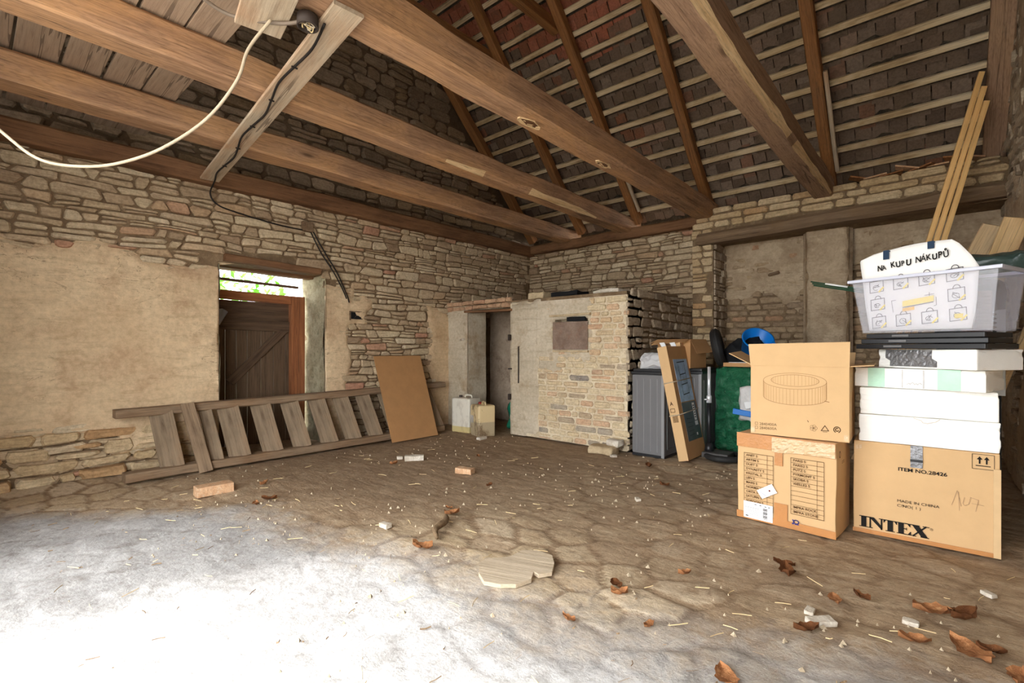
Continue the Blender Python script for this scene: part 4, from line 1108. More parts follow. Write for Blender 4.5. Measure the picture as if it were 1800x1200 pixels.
box('seam_tape', (.269, -.0128, .44), (.322, -.009, .56), M['tape'], t, .001); box('seam_tape', (.266, -.0128, .01), (.355, -.009, .165), M['tape'], t, .001); box('bottom_tape', (-.003, -.0125, -.002), (W + .003, -.009, .05), M['tape'], t, .001)
rr = random.Random(9); cv, cf = [], []
nx, nz_ = 26, 8
for j in range(nz_ + 1):
    for i in range(nx + 1):
        u, v = .25 + .40 * i / nx, .548 + .095 * j / nz_
        cv.append((u, -.0135 - .010 * abs(mn.noise(Vector((u * 28, v * 40, 1)))), v - (.05 * max(0, .3 - abs(i / nx - .12)) if j == 0 else 0)))
for j in range(nz_):
    for i in range(nx): a = j * (nx + 1) + i; cf.append((a, a + 1, a + nx + 2, a + nx + 1))
mesh('wrinkled_tape', cv, cf, M['tape_clear'], t, False)
lg = Print((0, -.0122, 0), ux, uz, .001); lg.rect(.385, .036, .398, .048).rect(.402, .036, .43, .042); lg.ell(.412, .056, .016, .013, .007, 200, 520, 14).line([(.39, .068), (.398, .052)], .008); lg.make('logo', M['ink_blue'], t)
lg = Print((W + .011, 0, 0), (0, 1, 0), uz, .001); lg.text('LISTE', .10, .50, .03); lg.make('side_lettering', M['ink'], t); lg = Print((W + .011, 0, 0), (0, 1, 0), uz, .001); lg.ell(.05, .57, .015, .02, .008); lg.make('side_logo', M['ink'], t)

# open carton with the drawing of a round tub
setfr((-1.074, 3.97, .655), math.atan2(.06, .6) * .4)
t = thing('cardboard_box', 'open cardboard box printed with a round tub drawing, stacked on another box', 'box')
W, D, Hh, th = .618, .44, .517, .006
bm = bmesh.new()
bmbox(bm, (0, 0, 0), (W, th, Hh)); bmbox(bm, (0, D - th, 0), (W, D, Hh)); bmbox(bm, (0, th, 0), (th, D - th, Hh)); bmbox(bm, (W - th, th, 0), (W, D - th, Hh)); bmbox(bm, (th, th, 0), (W - th, D - th, th))
from_bm('body', bm, M['carton'], t)
def flap(pts, nrm):
    n = Vector(nrm) * .006; P = [Vector(p) for p in pts]
    return mesh('flap', P + [p + n for p in P], [(0, 1, 2, 3), (7, 6, 5, 4), (0, 4, 5, 1), (1, 5, 6, 2), (2, 6, 7, 3), (3, 7, 4, 0)], M['carton'], t)
flap([(-.002, -.005, Hh - .002), (W + .002, -.005, Hh - .002), (W + .006, -.02, Hh + .172), (-.012, -.02, Hh + .160)], (0, 1, 0))
flap([(0, .02, Hh), (0, D - .02, Hh), (-.17, D - .03, Hh + .10), (-.17, .05, Hh + .085)], (0, 0, 1))
flap([(W, .01, Hh + .0), (W, D - .02, Hh + .0), (W + .13, D - .04, Hh + .02), (W + .135, .0, Hh + .01)], (0, 0, 1))
flap([(0, D, Hh), (W, D, Hh), (W, D + .12, Hh + .09), (0, D + .12, Hh + .09)], (0, 0, 1))
pr = Print((0, -.0, -.655), ux, uz, .0012)
cu, cvv = .287, 1.062
pr.ell(cu, cvv, .2, .058, .0022, 0, 360, 44); pr.ell(cu + .004, cvv + .004, .152, .042, .0022, 0, 360, 40)
pr.ell(cu, .945, .2, .056, .0026, 180, 360, 30); pr.line([(cu - .2, cvv), (cu - .2, .945)], .0026); pr.line([(cu + .2, cvv), (cu + .2, .945)], .0026)
pr.line([(cu + .19, .93), (cu + .215, .925)], .004)
pr.make('tub_drawing', M['ink_mid'], t)
pr = Print((0, -.0, -.655), ux, uz, .0012)
for i in range(1, 26):
    a = math.pi + math.pi * i / 26; u = cu + .2 * math.cos(a)
    pr.line([(u, cvv + .058 * math.sin(a) - .003), (u, .945 + .056 * math.sin(a))], .0018)
for i in range(1, 20):
    a = math.pi * i / 20; u = cu + .004 + .152 * math.cos(a); pr.line([(u, cvv + .004 + .042 * math.sin(a)), (u, cvv + .004 - .036 * math.sin(a))], .0015)
pr.make('tub_panel_lines', M['ink_pale'], t)
pr = Print((0, -.0, -.655), ux, uz, .0012)
pr.text('2840400A', .060, .722, .028, 1.0, .03); pr.text('2840600A', .060, .692, .028, 1.0, .03)
for v in (.724, .694): pr.line([(.030, v), (.048, v), (.048, v + .018), (.030, v + .018)], .002, True)
pr.make('printed_codes', M['ink'], t); pr = Print((0, -.0, -.655), ux, uz, .0012)
for k in range(5): pr.ell(.409 + .012 * math.cos(k * 1.256), .735 + .012 * math.sin(k * 1.256), .011, .011, .0016, 0, 360, 12)
pr.make('leaf_mark', M['ink'], t); pr = Print((0, -.0, -.655), ux, uz, .0012)
pr.line([(.455, .722), (.499, .724), (.477, .758)], .005, True); pr.line([(.465, .714), (.49, .715)], .003)
pr.make('recycling_triangle', M['ink'], t); pr = Print((0, -.0, -.655), ux, uz, .0012)
pr.ell(.548, .737, .019, .02, .0055, -60, 240, 20); pr.ell(.548, .737, .009, .010, .006, 60, 330, 14)
pr.make('round_arrow_mark', M['ink'], t); pr = Print((0, -.0, -.655), ux, uz, .0012)
pr.line([(.372, .785), (.378, .775)], .004)
pr.make('scuff_mark', M['ink'], t)
box('tape_corner', (.0, -.003, .01), (.03, -.001, .05), M['tape_clear'], t, .0005); box('tape_corner', (W - .03, -.003, .01), (W - .005, -.001, .05), M['tape_clear'], t, .0005)

# ------------------------------------------------------------------ foam slabs, trays, bin
def foam(label, o, rz, lo, hi, seed, chip=.006):
    setfr(o, rz)
    t = thing('foam_slab', label, 'foam slab')
    bm = bmesh.new(); bmbox(bm, lo, hi, .008, 2)
    bmesh.ops.subdivide_edges(bm, edges=bm.edges[:], cuts=9, use_grid_fill=True)
    for v in bm.verts:
        n = mn.noise(v.co * 22 + Vector((seed, 0, 0)))
        e = sum(1 for i in range(3) if min(abs(v.co[i] - lo[i]), abs(v.co[i] - hi[i])) < .012)
        if e >= 2 and n > .1:
            c = (Vector(lo) + Vector(hi)) / 2; v.co += (c - v.co).normalized() * chip * n * 3
    from_bm('block', bm, M['foam'], t)
    return t
f1 = foam('thick white polystyrene slab lying directly on the large carton', (-.425, 4.205, .648), .022, (0, 0, 0), (.713, .52, .190), 1)
f2 = foam('thick white polystyrene slab second from the bottom of the foam stack', (-.42, 4.20, .840), .02, (0, 0, 0), (.70, .52, .185), 2)
pn = Print((0, -.003, 0), ux, uz, .001); pn.line([(.30, .185), (.34, .17), (.345, .158), (.37, .155), (.385, .16), (.41, .168), (.43, .185)], .004); setfr((-.425, 4.205, .648), .022); pn.make('torn_crack', M['chip'], f1)
f3 = foam('thinner white foam slab with green tape bands, third of the foam stack', (-.46, 4.29, 1.027), math.radians(-15), (0, 0, 0), (.70, .42, .135), 3)
for a, b in ((.085, .185), (.47, .585)): box('green_tape', (a, -.003, .004), (b, .0, .136), M['foam_tint'], f3, .001)
pn = Print((0, -.003, 0), ux, uz, .001); pn.line([(.285, .01), (.285, .125)], .008); pn.line([(.40, .01), (.40, .125)], .008)
for i, (a, b) in enumerate(((.31, .03), (.33, .036), (.35, .03), (.37, .034))): pn.line([(a, b), (a + .012, b + .008), (a + .02, b)], .004)
pn.make('grey_print', M['wrap'], f3)
f4 = foam('topmost white foam slab wrapped with wrinkled silver tape', (-.325, 4.36, 1.165), math.radians(-34), (0, 0, 0), (.60, .40, .128), 4)
tv, tf = [], []
for j in range(7):
    for i in range(19):
        u, v = .055 + .30 * i / 18 + (.03 if j < 3 else 0), .012 + .112 * j / 6
        tv.append((u, -.003 - .008 * abs(mn.noise(Vector((u * 22, v * 34, 3)))), v))
for j in range(6):
    for i in range(18): a = j * 19 + i; tf.append((a, a + 1, a + 20, a + 19))
mesh('silver_tape', tv, tf, M['tape_silver'], f4)

for i, (dz, rz, lab) in enumerate(((0, -24, 'lowest black slatted tray under the clear bin'), (.036, -19, 'middle black slatted tray under the clear bin'), (.072, -21, 'topmost black slatted tray directly under the clear bin'))):
    setfr((-.45 + .03 * i, 4.29, 1.297 + dz), math.radians(rz))
    t = thing('folding_tray', lab, 'tray', 'black trays under the clear bin')
    w, d = .72 - .04 * i, .42
    bm = bmesh.new()
    bmbox(bm, (0, 0, 0), (w, .02, .032), .004); bmbox(bm, (0, d - .02, 0), (w, d, .032), .004); bmbox(bm, (0, .02, 0), (.02, d - .02, .032), .004); bmbox(bm, (w - .02, .02, 0), (w, d - .02, .032), .004)
    from_bm('frame', bm, M['black_plastic'], t)
    bm = bmesh.new()
    for k in range(7): bmbox(bm, (.02, .045 + k * .05, .006), (w - .02, .065 + k * .05, .022), .002)
    from_bm('slats', bm, M['black_plastic'], t)
    bm = bmesh.new(); bmbox(bm, (w * .25, -.006, .01), (w * .4, .0, .024), .002); from_bm('clip', bm, M['grey_plastic'], t)

setfr((-.47, 4.25, 1.407), math.radians(-20))
t = thing('storage_bin', 'clear plastic storage bin on the black trays with a printed shopping bag inside', 'bin')
w0, w1, d0, d1_, h = .69, .78, .36, .43, .375
def ring(x0, x1, y0, y1, z): return [(x0, y0, z), (x1, y0, z), (x1, y1, z), (x0, y1, z)]
vs = ring(.055, .055 + w0, .03, .03 + d0, 0) + ring(0, w1, 0, d1_, h) + ring(.004, w1 - .004, .004, d1_ - .004, h) + ring(.059, .051 + w0, .034, .026 + d0, .004)
fs = [(0, 3, 2, 1)] + [(k, (k + 1) % 4, 4 + (k + 1) % 4, 4 + k) for k in range(4)] + [(8 + (k + 1) % 4, 8 + k, 12 + k, 12 + (k + 1) % 4) for k in range(4)] + [(12, 13, 14, 15)] + [(4 + k, 4 + (k + 1) % 4, 8 + (k + 1) % 4, 8 + k) for k in range(4)]
mesh('tub', vs, fs, M['bin'], t)
bm = bmesh.new()
e = .022
bmbox(bm, (-e, -e, h - .016), (w1 + e, .004, h + .006), .006); bmbox(bm, (-e, d1_ - .004, h - .016), (w1 + e, d1_ + e, h + .006), .006); bmbox(bm, (-e, .0, h - .016), (.004, d1_, h + .006), .006); bmbox(bm, (w1 - .004, 0, h - .016), (w1 + e, d1_, h + .006), .006)
from_bm('rim', bm, M['bin_rim'], t)

setfr((-.44, 4.30, 0), math.radians(-20))
t = thing('shopping_bag', 'white shopping bag with hand lettering and bag icons standing in the clear bin', 'bag')
prof = [(1.425, .075, .63), (1.50, .065, .645), (1.60, .05, .655), (1.70, .04, .66), (1.80, .03, .665), (1.87, .02, .63), (1.92, .015, .595), (1.955, .02, .57), (1.985, .10, .535)]
vs, fs = [], []
nx = 22
for side in (0, 1):
    for (z, a, b) in prof:
        for i in range(nx + 1):
            s = i / nx; u = a + (b - a) * s
            zz = z + (.012 * math.sin(s * 3.0) if z > 1.9 else 0) - (.022 * (1 - s) ** 2 if z > 1.94 else 0)
            ed = min(s, 1 - s) * 2
            pf = .010 * mn.noise(Vector((u * 7, z * 7, side * 5))) * min(1, ed * 3)
            thick = (.17 - (z - 1.42) * .19)
            y = pf - .002 if side == 0 else thick * (min(1, ed * 4) ** .5) + pf
            vs.append((u, y, zz))
np_ = len(prof); row = nx + 1
for side in (0, 1):
    for j in range(np_ - 1):
        for i in range(nx):
            a = side * np_ * row + j * row + i; f = (a, a + 1, a + row + 1, a + row)
            fs.append(f if side == 0 else f[::-1])
o2 = np_ * row
for j in range(np_ - 1):
    for i in (0, nx):
        a = j * row + i; fs.append((a, a + row, a + row + o2, a + o2))
for i in range(nx):
    fs.append((i, i + o2, i + 1 + o2, i + 1)); a = (np_ - 1) * row + i; fs.append((a, a + 1, a + 1 + o2, a + o2))
mesh('bag_body', vs, fs, M['bag_white'], t, True)
bo = (0, -.0135, 0)
pr = Print(bo, ux, uz, .001); 
rr = random.Random(3); ucur = .13
for ch in 'NA KUPU NÁKUPŮ':
    if ch != ' ': pr.text(ch, ucur, 1.842 + (ucur - .13) * .098 + rr.uniform(-.004, .004), .052 * rr.uniform(.9, 1.1), .78, .098 + rr.uniform(-.12, .1), rr.uniform(-.05, .15), rr.uniform(.0004, .0024))
    ucur += .020 if ch == ' ' else (.026 if ch in 'FP' else .0305)
pr.make('hand_lettering', M['ink_black'], t)
for u in (.165, .415):
    bm = bmesh.new(); bmbox(bm, (u, -.016, 1.915 + (u - .165) * .12), (u + .036, -.013, 1.978 + (u - .165) * .06), .001); bmbox(bm, (u, -.013, 1.968 + (u - .165) * .06), (u + .036, .06, 1.974 + (u - .165) * .06), .001)
    from_bm('strap', bm, M['navy'], t)
pr = Print(bo, ux, uz, .001); py = Print(bo, ux, uz, .0014)
rr = random.Random(5)
for r_ in range(3):
    for c_ in range(4):
        if r_ == 1 and c_ in (1, 2): continue
        u = .085 + .143 * c_ + .008 * r_; v = 1.690 - .125 * r_ + .010 * c_; s = .082; k = .004 * 2.2
        pr.line([(u, v), (u + s, v + k), (u + s - .003, v + s * .92 + k), (u - .003, v + s * .92)], .0046, True)
        pr.ell(u + s / 2, v + s * .92 + k / 2, .018, .022, .0044, 0, 180, 12)
        q = [(u + s * (.25 + .5 * rr.random()), v + s * (.2 + .5 * rr.random())) for _ in range(5)]
        pr.line(q, .0034); pr.ell(u + s * .45, v + s * .42, .018, .012 + .006 * rr.random(), .0034, 20, 300, 14)
        py.line([(u + s * .68, v + .006), (u + s * .98, v + .034)], .010)
        if r_ == 2 and c_ == 3: py.rect(u + .022, v + .018, u + .064, v + .046)
pr.line([(.225, 1.545), (.215, 1.625), (.24, 1.628)], .003); pr.line([(.45, 1.575), (.462, 1.578), (.46, 1.63)], .003); pr.line([(.40, 1.646), (.45, 1.652)], .003); pr.line([(.425, 1.64), (.425, 1.662)], .003)
pr.line([(.28, 1.575), (.445, 1.60)], .004)
for i in range(9): pr.line([(.29 + i * .016, 1.588 + i * .0025), (.294 + i * .016, 1.603 + i * .0025), (.30 + i * .016, 1.589 + i * .0025)], .0018)
pr.make('bag_icons', M['ink_mid2'], t)
py.poly([(.278, 1.580), (.448, 1.604), (.448, 1.642), (.278, 1.618)]); py.make('yellow_marks', M['yellow'], t)
po = Print(bo, ux, uz, .0014); po.poly([(.278, 1.548), (.345, 1.556), (.345, 1.578), (.278, 1.570)]); po.make('orange_mark', M['orange'], t)

# things standing or tucked behind the pile
setfr()
for i, lab in enumerate(('pine lath leaning against the rafter, outer one of three', 'pine lath leaning against the rafter, middle one of three', 'pine lath leaning against the rafter, inner one of three')):
    o = bar('lath', (-.72 + .075 * i, 7.25 - .03 * i, .0), (.335 + .018 * i, 6.97 - .01 * i, 4.16 - .16 * i), .048, .026, M['lath'], None, up=(.3, -1, 0), wob=.003, seg=16, ch=.003, seed=150 + i, bow=.03)
    tag(o, lab, 'lath', 'pine laths behind the clear bin')
o = bar('pine_board', (-.666, 6.806, 0), (.385, 5.998, 2.376), .20, .03, M['pine_grey'], None, up=(.3, -1, 0), ch=.003, seed=160); tag(o, 'pine board with a greyed edge leaning behind the clear bin, farther of two', 'board')
o = bar('pine_board', (-.245, 6.238, 0), (.467, 5.498, 2.33), .16, .03, M['pine'], None, up=(.3, -1, 0), ch=.003, seed=161); tag(o, 'clean pine board leaning behind the clear bin, nearer the side wall', 'board')
o = crumple('plastic_bag', (.10, 4.62, 1.80), (.47, 4.90, 1.94), M['dark_green'], None, .05, 4, .045, 6, 11); tag(o, 'crumpled dark green plastic bag behind the rim of the clear bin', 'bag')
o = box('crate', (-.02, 4.80, 0), (.33, 5.2, .97), M['rubber'], None, .01)
tag(o, 'dark upright crate in the gap between the foam stack and the side wall', 'crate')
o = crumple('cloth_bundle', (-.02, 4.90, .97), (.36, 5.2, 1.80), M['black_cloth'], None, .08, 3, .03, 6, 15); tag(o, 'dark cloth bundle stuffed between the clear bin and the side wall', 'cloth')
setfr((.12, 4.83, .97), math.radians(-10))
bm = bmesh.new(); bmbox(bm, (0, 0, 0), (.165, .03, .74), .01, 2)
for k in range(28): bmbox(bm, (.0, -.012, .02 + k * .025), (.165, .002, .033 + k * .025), .004)
o = from_bm('ribbed_panel', bm, M['rust']); tag(o, 'rust brown ribbed panel upright beside the clear bin', 'panel')
setfr((.215, 4.80, .97), math.radians(-14))
vs = [(0, 0, 0), (.135, 0, 0), (.135, 0, .60)]
for k in range(9): vs += [(.095, 0, .598 - k * .030), (.070, 0, .583 - k * .030)]
vs += [(.065, 0, .31), (0, 0, .29)]
n = len(vs); vs += [(x, y + .012, z) for x, y, z in vs]
o = mesh('white_board', vs, [tuple(range(n)), tuple(range(2 * n - 1, n - 1, -1))] + [(k, n + k, n + (k + 1) % n, (k + 1) % n) for k in range(n)], M['white_board']); tag(o, 'white board with a notched edge behind the foam stack', 'board')
setfr()
o = tube('tool_handle', [(.33, 4.86, .985), (.54, 5.02, 1.69)], .019, M['pine'], None, 12); tag(o, 'upper of two round wooden tool handles beside the clear bin', 'handle')
o = tube('tool_handle', [(.30, 4.82, .985), (.54, 4.91, 1.57)], .017, M['pine'], None, 12); tag(o, 'lower of two round wooden tool handles beside the clear bin', 'handle')
for i, (a, lab) in enumerate(((0, 'green coated plant stake with a white sticker poking out from behind the clear bin'), (.014, 'middle green coated plant stake poking out from behind the clear bin'), (.028, 'lowest green coated plant stake poking out from behind the clear bin'))):
    p0, p1 = Vector((-.847 + a * .6, 4.95 + a, 1.888 - a * 1.1)), Vector((.05, 4.96 + a, 1.66 - a))
    o = tube('plant_stake', [p0, p1], .006, M['stake'], None, 8); tag(o, lab, 'stake')
    if i == 0: 
        q = p0.lerp(p1, .12); q2 = p0.lerp(p1, .30); tube('sticker', [q, q2], .0075, M['paper'], o, 8)
o = crumple('green_cloth', (-.30, 4.55, 1.80), (-.1, 4.66, 1.99), M['green_bag'], None, .03, 3, .02, 8, 19); tag(o, 'bright green plastic scrap peeking over the shopping bag', 'plastic')

# ------------------------------------------------------------------ middle group
def cabinet(label, o, w, d, h):
    setfr(o, 0)
    t = thing('storage_cabinet', label, 'cabinet')
    box('base', (.0, .0, 0), (w, d, .03), M['black_plastic'], t, .004)
    box('body', (.006, .012, .03), (w - .006, d - .006, h - .07), M['grey_plastic'], t, .006)
    fp = box('front_panel', (.004, .0, .035), (w - .035, .014, h - .075), M['grey_plastic'], t, .004)
    for k in range(4):
        u = .07 + k * (w - .16) / 3
        box('front_rib', (u - .004, -.006, .07), (u + .004, .002, h - .12), M['grey_light'], fp, .003)
    box('corner_post', (w - .04, -.008, .01), (w - .002, .03, h - .07), M['grey_light'], t, .006)
    bm = bmesh.new(); bmbox(bm, (w - .006, .08, .1), (w + .002, .09, h - .15)); bmbox(bm, (w - .006, d - .09, .1), (w + .002, d - .08, h - .15)); bmbox(bm, (w - .006, .08, .1), (w + .002, d - .08, .11)); from_bm('side_moulding', bm, M['grey_plastic'], t)
    bm = bmesh.new(); bmbox(bm, (-.01, -.012, h - .07), (w + .01, d + .005, h - .035), .008); bmbox(bm, (.005, .01, h - .04), (w - .005, d - .01, h), .012); from_bm('lid', bm, M['black_plastic'], t)
    return t
cabinet('slate grey ribbed plastic cabinet at the corner of the brick shed', (-2.86, 5.50, -.02), .42, .45, 1.07)
cabinet('second grey plastic cabinet, behind the leaning flat carton', (-2.88, 6.02, -.02), .69, .6, 1.07)
setfr()
o = crumple('plastic_film', (-2.80, 5.53, 1.045), (-2.45, 5.82, 1.24), M['bubble'], None, .08, 5, .035, 9, 21, .15); tag(o, 'crumpled clear plastic film lying on the grey ribbed cabinet', 'plastic')

setfr((-2.77, 6.04, 1.05), math.radians(-6))
t = thing('cardboard_box', 'open brown cardboard box with flaps up on the grey cabinets behind the plastic film', 'box')
W, D, Hh, th = .45, .42, .36, .006
bm = bmesh.new()
bmbox(bm, (0, 0, 0), (W, th, Hh)); bmbox(bm, (0, D - th, 0), (W, D, Hh)); bmbox(bm, (0, th, 0), (th, D - th, Hh)); bmbox(bm, (W - th, th, 0), (W, D - th, Hh)); bmbox(bm, (th, th, 0), (W - th, D - th, th))
from_bm('body', bm, M['carton_dark'], t)
def flap2(pts, nrm, m='carton_dark'):
    n = Vector(nrm) * .006; P = [Vector(p) for p in pts]
    return mesh('flap', P + [p + n for p in P], [(0, 1, 2, 3), (7, 6, 5, 4), (0, 4, 5, 1), (1, 5, 6, 2), (2, 6, 7, 3), (3, 7, 4, 0)], M[m], t)
flap2([(0, 0, Hh), (W * .98, 0, Hh), (W, -.13, Hh - .03), (-.02, -.13, Hh - .07)], (0, 0, 1))
flap2([(W, 0, Hh), (W, D, Hh), (W + .09, D, Hh - .16), (W + .09, .0, Hh - .18)], (0, 0, 1))
flap2([(0, 0, Hh), (0, D, Hh), (-.12, D, Hh - .02), (-.12, 0, Hh - .05)], (0, 0, 1))
setfr((-2.77, 6.04, 1.05), math.radians(-6))
for i, (u, lab) in enumerate(((.10, 'white folded paper strip hanging from the open brown box, nearer the shed'), (.24, 'white folded paper strip hanging from the open brown box, nearer the leaning carton'))):
    o = mesh('paper_strip', [(u, -.135, .32), (u + .07, -.135, .325), (u + .17, -.14, .12), (u + .13, -.14, .12), (u, -.13, .32), (u + .07, -.13, .325), (u + .17, -.135, .12), (u + .13, -.135, .12)], [(0, 1, 2, 3), (7, 6, 5, 4), (0, 4, 5, 1), (2, 6, 7, 3), (1, 5, 6, 2), (3, 7, 4, 0)], M['paper'])
    tag(o, lab, 'paper')

# tall flat carton leaning to the cabinet
ang = math.atan2(.26, 1.28)
setfr(m=Matrix.Translation((-2.24, 5.44, 0)) @ Matrix.Rotation(-ang, 4, 'Y'))
t = thing('flat_carton', 'tall narrow carton with blue shelf pictures leaning on the grey cabinet, tied with string', 'box')
w, d, h = .115, .56, 1.33
box('body', (0, 0, 0), (w, d, h), M['carton_dark'], t, .005)
box('end_panel', (-.001, -.003, .0), (w + .001, .004, h + .002), M['carton'], t, .002)
box('end_tongue', (.01, d - .12, h - .02), (w - .01, d - .02, h + .05), M['carton'], t, .002)
pic = box('picture', (w - .002, .11, .66), (w + .003, d - .05, 1.17), M['pic_blue'], t, .001)
info = box('info_panel', (w - .002, .11, .20), (w + .003, d - .03, .65), M['pic_dark'], t, .001)
pr = Print((w + .003, 0, 0), (0, 1, 0), uz, .001)
for k in range(3):
    z = .98 - k * .12; pr.line([(.22, z), (.40, z + .015)], .012); pr.line([(.22, z), (.22, z + .12)], .008); pr.line([(.40, z + .015), (.40, z + .13)], .008)
pr.line([(.20, 1.13), (.42, 1.14)], .012)
pr.make('shelf_drawing', M['pic_ink'], pic)
pr = Print((w + .003, 0, 0), (0, 1, 0), uz, .001)
pr.rect(.40, .42, .47, .63); pr.rect(.39, .36, .48, .41); pr.rect(.38, .245, .42, .275)
pr.make('white_label', M['paper'], t)
pr = Print((w + .003, 0, 0), (0, 1, 0), uz, .0015)
for k in range(6): pr.rect(.415, .45 + k * .028, .455, .462 + k * .028)
for k in range(5): pr.line([(.17, .26 + k * .05), (.33, .27 + k * .045)], .003)
pr.make('label_lines', M['ink_black'], info)
pr = Print((0, -.003, 0), ux, uz, .001); pr.line([(.03, .64), (.045, .66), (.06, .64), (.045, .68)], .006, True); pr.line([(.02, .56), (.07, .56), (.07, .60), (.02, .60)], .006, True)
for k in range(4): pr.rect(.03 + k * .016, .44, .04 + k * .016, .53)
pr.make('end_print', M['ink'], t)
for z in (.52, .90):
    q = .007
    tube('string', [(-q, -q, z), (w + q, -q, z + .005), (w + q, d + q, z + .03), (-q, d + q, z + .02), (-q, -q, z)], .006, M['rope'], t, 6)

# parasol base with its tube
setfr((-1.91, 5.90, -.01))
t = thing('parasol_base', 'black parasol base ring with an upright tube, chrome on its upper half', 'parasol base')
tp = []
for k in range(33): a = 2 * math.pi * k / 32; tp.append((.19 * math.cos(a) + .02, .2 * math.sin(a), .045))
tube('base_ring', tp, .034, M['rubber'], t, 10)
box('base_plate', (-.20, -.12, .02), (.10, .12, .085), M['steel_plate'], t, .012)
lathe('socket', [(0, .08), (.055, .08), (.05, .12), (.036, .18), (0, .18)], M['black_plastic'], t, 18, FR @ Matrix.Translation((-.15, -.0, 0)))
tube('lower_tube', [(-.15, 0, .15), (-.15, 0, .68)], .026, M['black_plastic'], t, 16)
tube('upper_tube', [(-.15, 0, .67), (-.15, 0, 1.09)], .019, M['silver'], t, 16)
cp = lathe('clamp', [(.0, .66), (.030, .66), (.030, .74), (.02, .75), (0, .75)], M['silver'], t, 16, FR @ Matrix.Translation((-.15, -.0, 0)))
tube('clamp_knob', [(-.15, -.02, .70), (-.19, -.05, .70)], .009, M['silver'], cp, 8)

setfr()
ws = crumple('woven_sack', (-2.17, 6.40, 0), (-1.35, 6.95, 1.06), M['green_bag'], None, .05, 9, .03, 9, 31); tag(ws, 'big shiny green woven plastic sack behind the parasol base', 'sack')
crumple('clear_window', (-1.86, 6.36, .40), (-1.48, 6.44, .82), M['wrap'], ws, .03, 4, .03, 9, 33)
bar('blue_print', (-1.92, 6.345, .52), (-1.50, 6.345, .47), .03, .07, M['blue'], ws, wob=.004, seg=5, ch=.005)
bar('white_print', (-1.78, 6.34, .60), (-1.56, 6.34, .66), .03, .09, M['paper'], ws, wob=.004, seg=5, ch=.005)
setfr((-1.80, 6.50, 1.07), math.radians(8))
t = thing('flat_box', 'shallow cardboard tray holding a white sheet, lying on the green sack', 'box')
box('tray_body', (-.26, -.12, 0), (.30, .0, .05), M['carton_dark'], t, .003)
o = box('paper_sheet', (-.20, -.11, .05), (.20, -.01, .056), M['paper'], t, .001)
setfr(m=Matrix.Translation((-2.16, 6.52, 1.31)) @ Matrix.Rotation(math.radians(104), 4, 'Z') @ Matrix.Rotation(math.radians(78), 4, 'X'))
tp = []
t = thing('rubber_ring', 'black ribbed rubber ring standing between the open brown box and the black bag', 'ring')
for k in range(33): a = 2 * math.pi * k / 32; tp.append((.185 * math.cos(a), .185 * math.sin(a), 0))
tube('tyre', tp, .065, M['rubber'], t, 12)
tp2 = [(x * 1.27, y * 1.27, z + .015) for x, y, z in tp]
tube('rib', tp2, .018, M['rubber'], t, 8); tube('rib', [(x, y, z - .03) for x, y, z in tp2], .018, M['rubber'], t, 8)
setfr()
o = crumple('black_bag', (-2.12, 6.46, 1.055), (-1.5, 6.9, 1.43), M['black_cloth'], None, .12, 5, .06, 5, 37, .45); tag(o, 'black cloth bag slumped on the green sack beside the rubber ring', 'bag')
o = crumple('black_bag', (-1.46, 6.30, 1.06), (-1.2, 6.75, 1.30), M['black_cloth'], None, .08, 4, .05, 5, 39, .2); tag(o, 'small black cloth bag half hidden by the open tub carton', 'bag')
# blue bucket lying tilted
axv = Vector((.42, -.62, .66)).normalized()
q = Vector((0, 0, 1)).rotation_difference(axv).to_matrix().to_4x4()
setfr(m=Matrix.Translation(Vector((-1.66, 6.44, 1.41)) - axv * .30) @ q)
t = thing('bucket', 'bright blue plastic bucket tilted on the black bags behind the open carton', 'bucket')
lathe('bucket_shell', [(0, 0), (.125, 0), (.13, .01), (.172, .30), (.186, .30), (.186, .312), (.168, .312), (.122, .02), (0, .02)], M['blue'], t, 32)
mesh('spout', [(.15, -.06, .312), (.15, .06, .312), (.27, 0, .315), (.16, -.05, .25), (.16, .05, .25), (.22, 0, .27)], [(0, 2, 5, 3), (1, 4, 5, 2), (0, 1, 2), (3, 5, 4)], M['blue'], t)
tube('handle', spline([(0, .19, .30), (.10, .18, .24), (.19, .06, .20), (.19, -.06, .20), (.10, -.18, .24), (0, -.19, .30)], 6), .006, M['blue'], t, 6)
setfr()

# ------------------------------------------------------------------ small things on the floor
def leaf(label, loc, rz, s=.1, curl=.5, mat='leaf', group='fallen dry leaves'):
    setfr(loc, rz); vs, fs = [], []
    nu, nv = 9, 5; rr = random.Random(int(loc[0] * 977 + loc[1] * 131))
    for i in range(nu + 1):
        t = i / nu; w = .34 * math.sin(math.pi * min(1, t ** .8)) ** .8 + .004
        for j in range(nv):
            c = j / (nv - 1) * 2 - 1; x = (t - .5) * s; y = c * w * s * (1 + .12 * math.sin(t * 23 + j))
            z = (abs(c) ** 1.6 * .2 * curl + (t - .5) ** 2 * .6 * curl + .05 * math.sin(t * 9 + j * 2)) * s * (.6 + .5 * rr.random()) + .004
            vs.append((x, y * (1 - .25 * curl), z + .008))
    for i in range(nu):
        for j in range(nv - 1): a = i * nv + j; fs.append((a, a + 1, a + nv + 1, a + nv))
    o = mesh('leaf', vs + [(x, y, z - .002) for x, y, z in vs], fs + [tuple(k + len(vs) for k in f[::-1]) for f in fs], M[mat], None, True)
    return tag(o, label, 'leaf', group)
LB = 'dry brown leaf curled on the stone floor'
leaf('orange leaf at the upper end of the bark stick', (-2.86, 2.53, -.005), 1.1, .12, .9)
leaf('curled orange leaf just below the bark stick', (-2.50, 1.96, 0), .5, .14, 1.2)
leaf('large bright orange leaf at the foot of the picture, on the pale cement', (-.63, 1.99, -.01), 2.2, .14, .5)
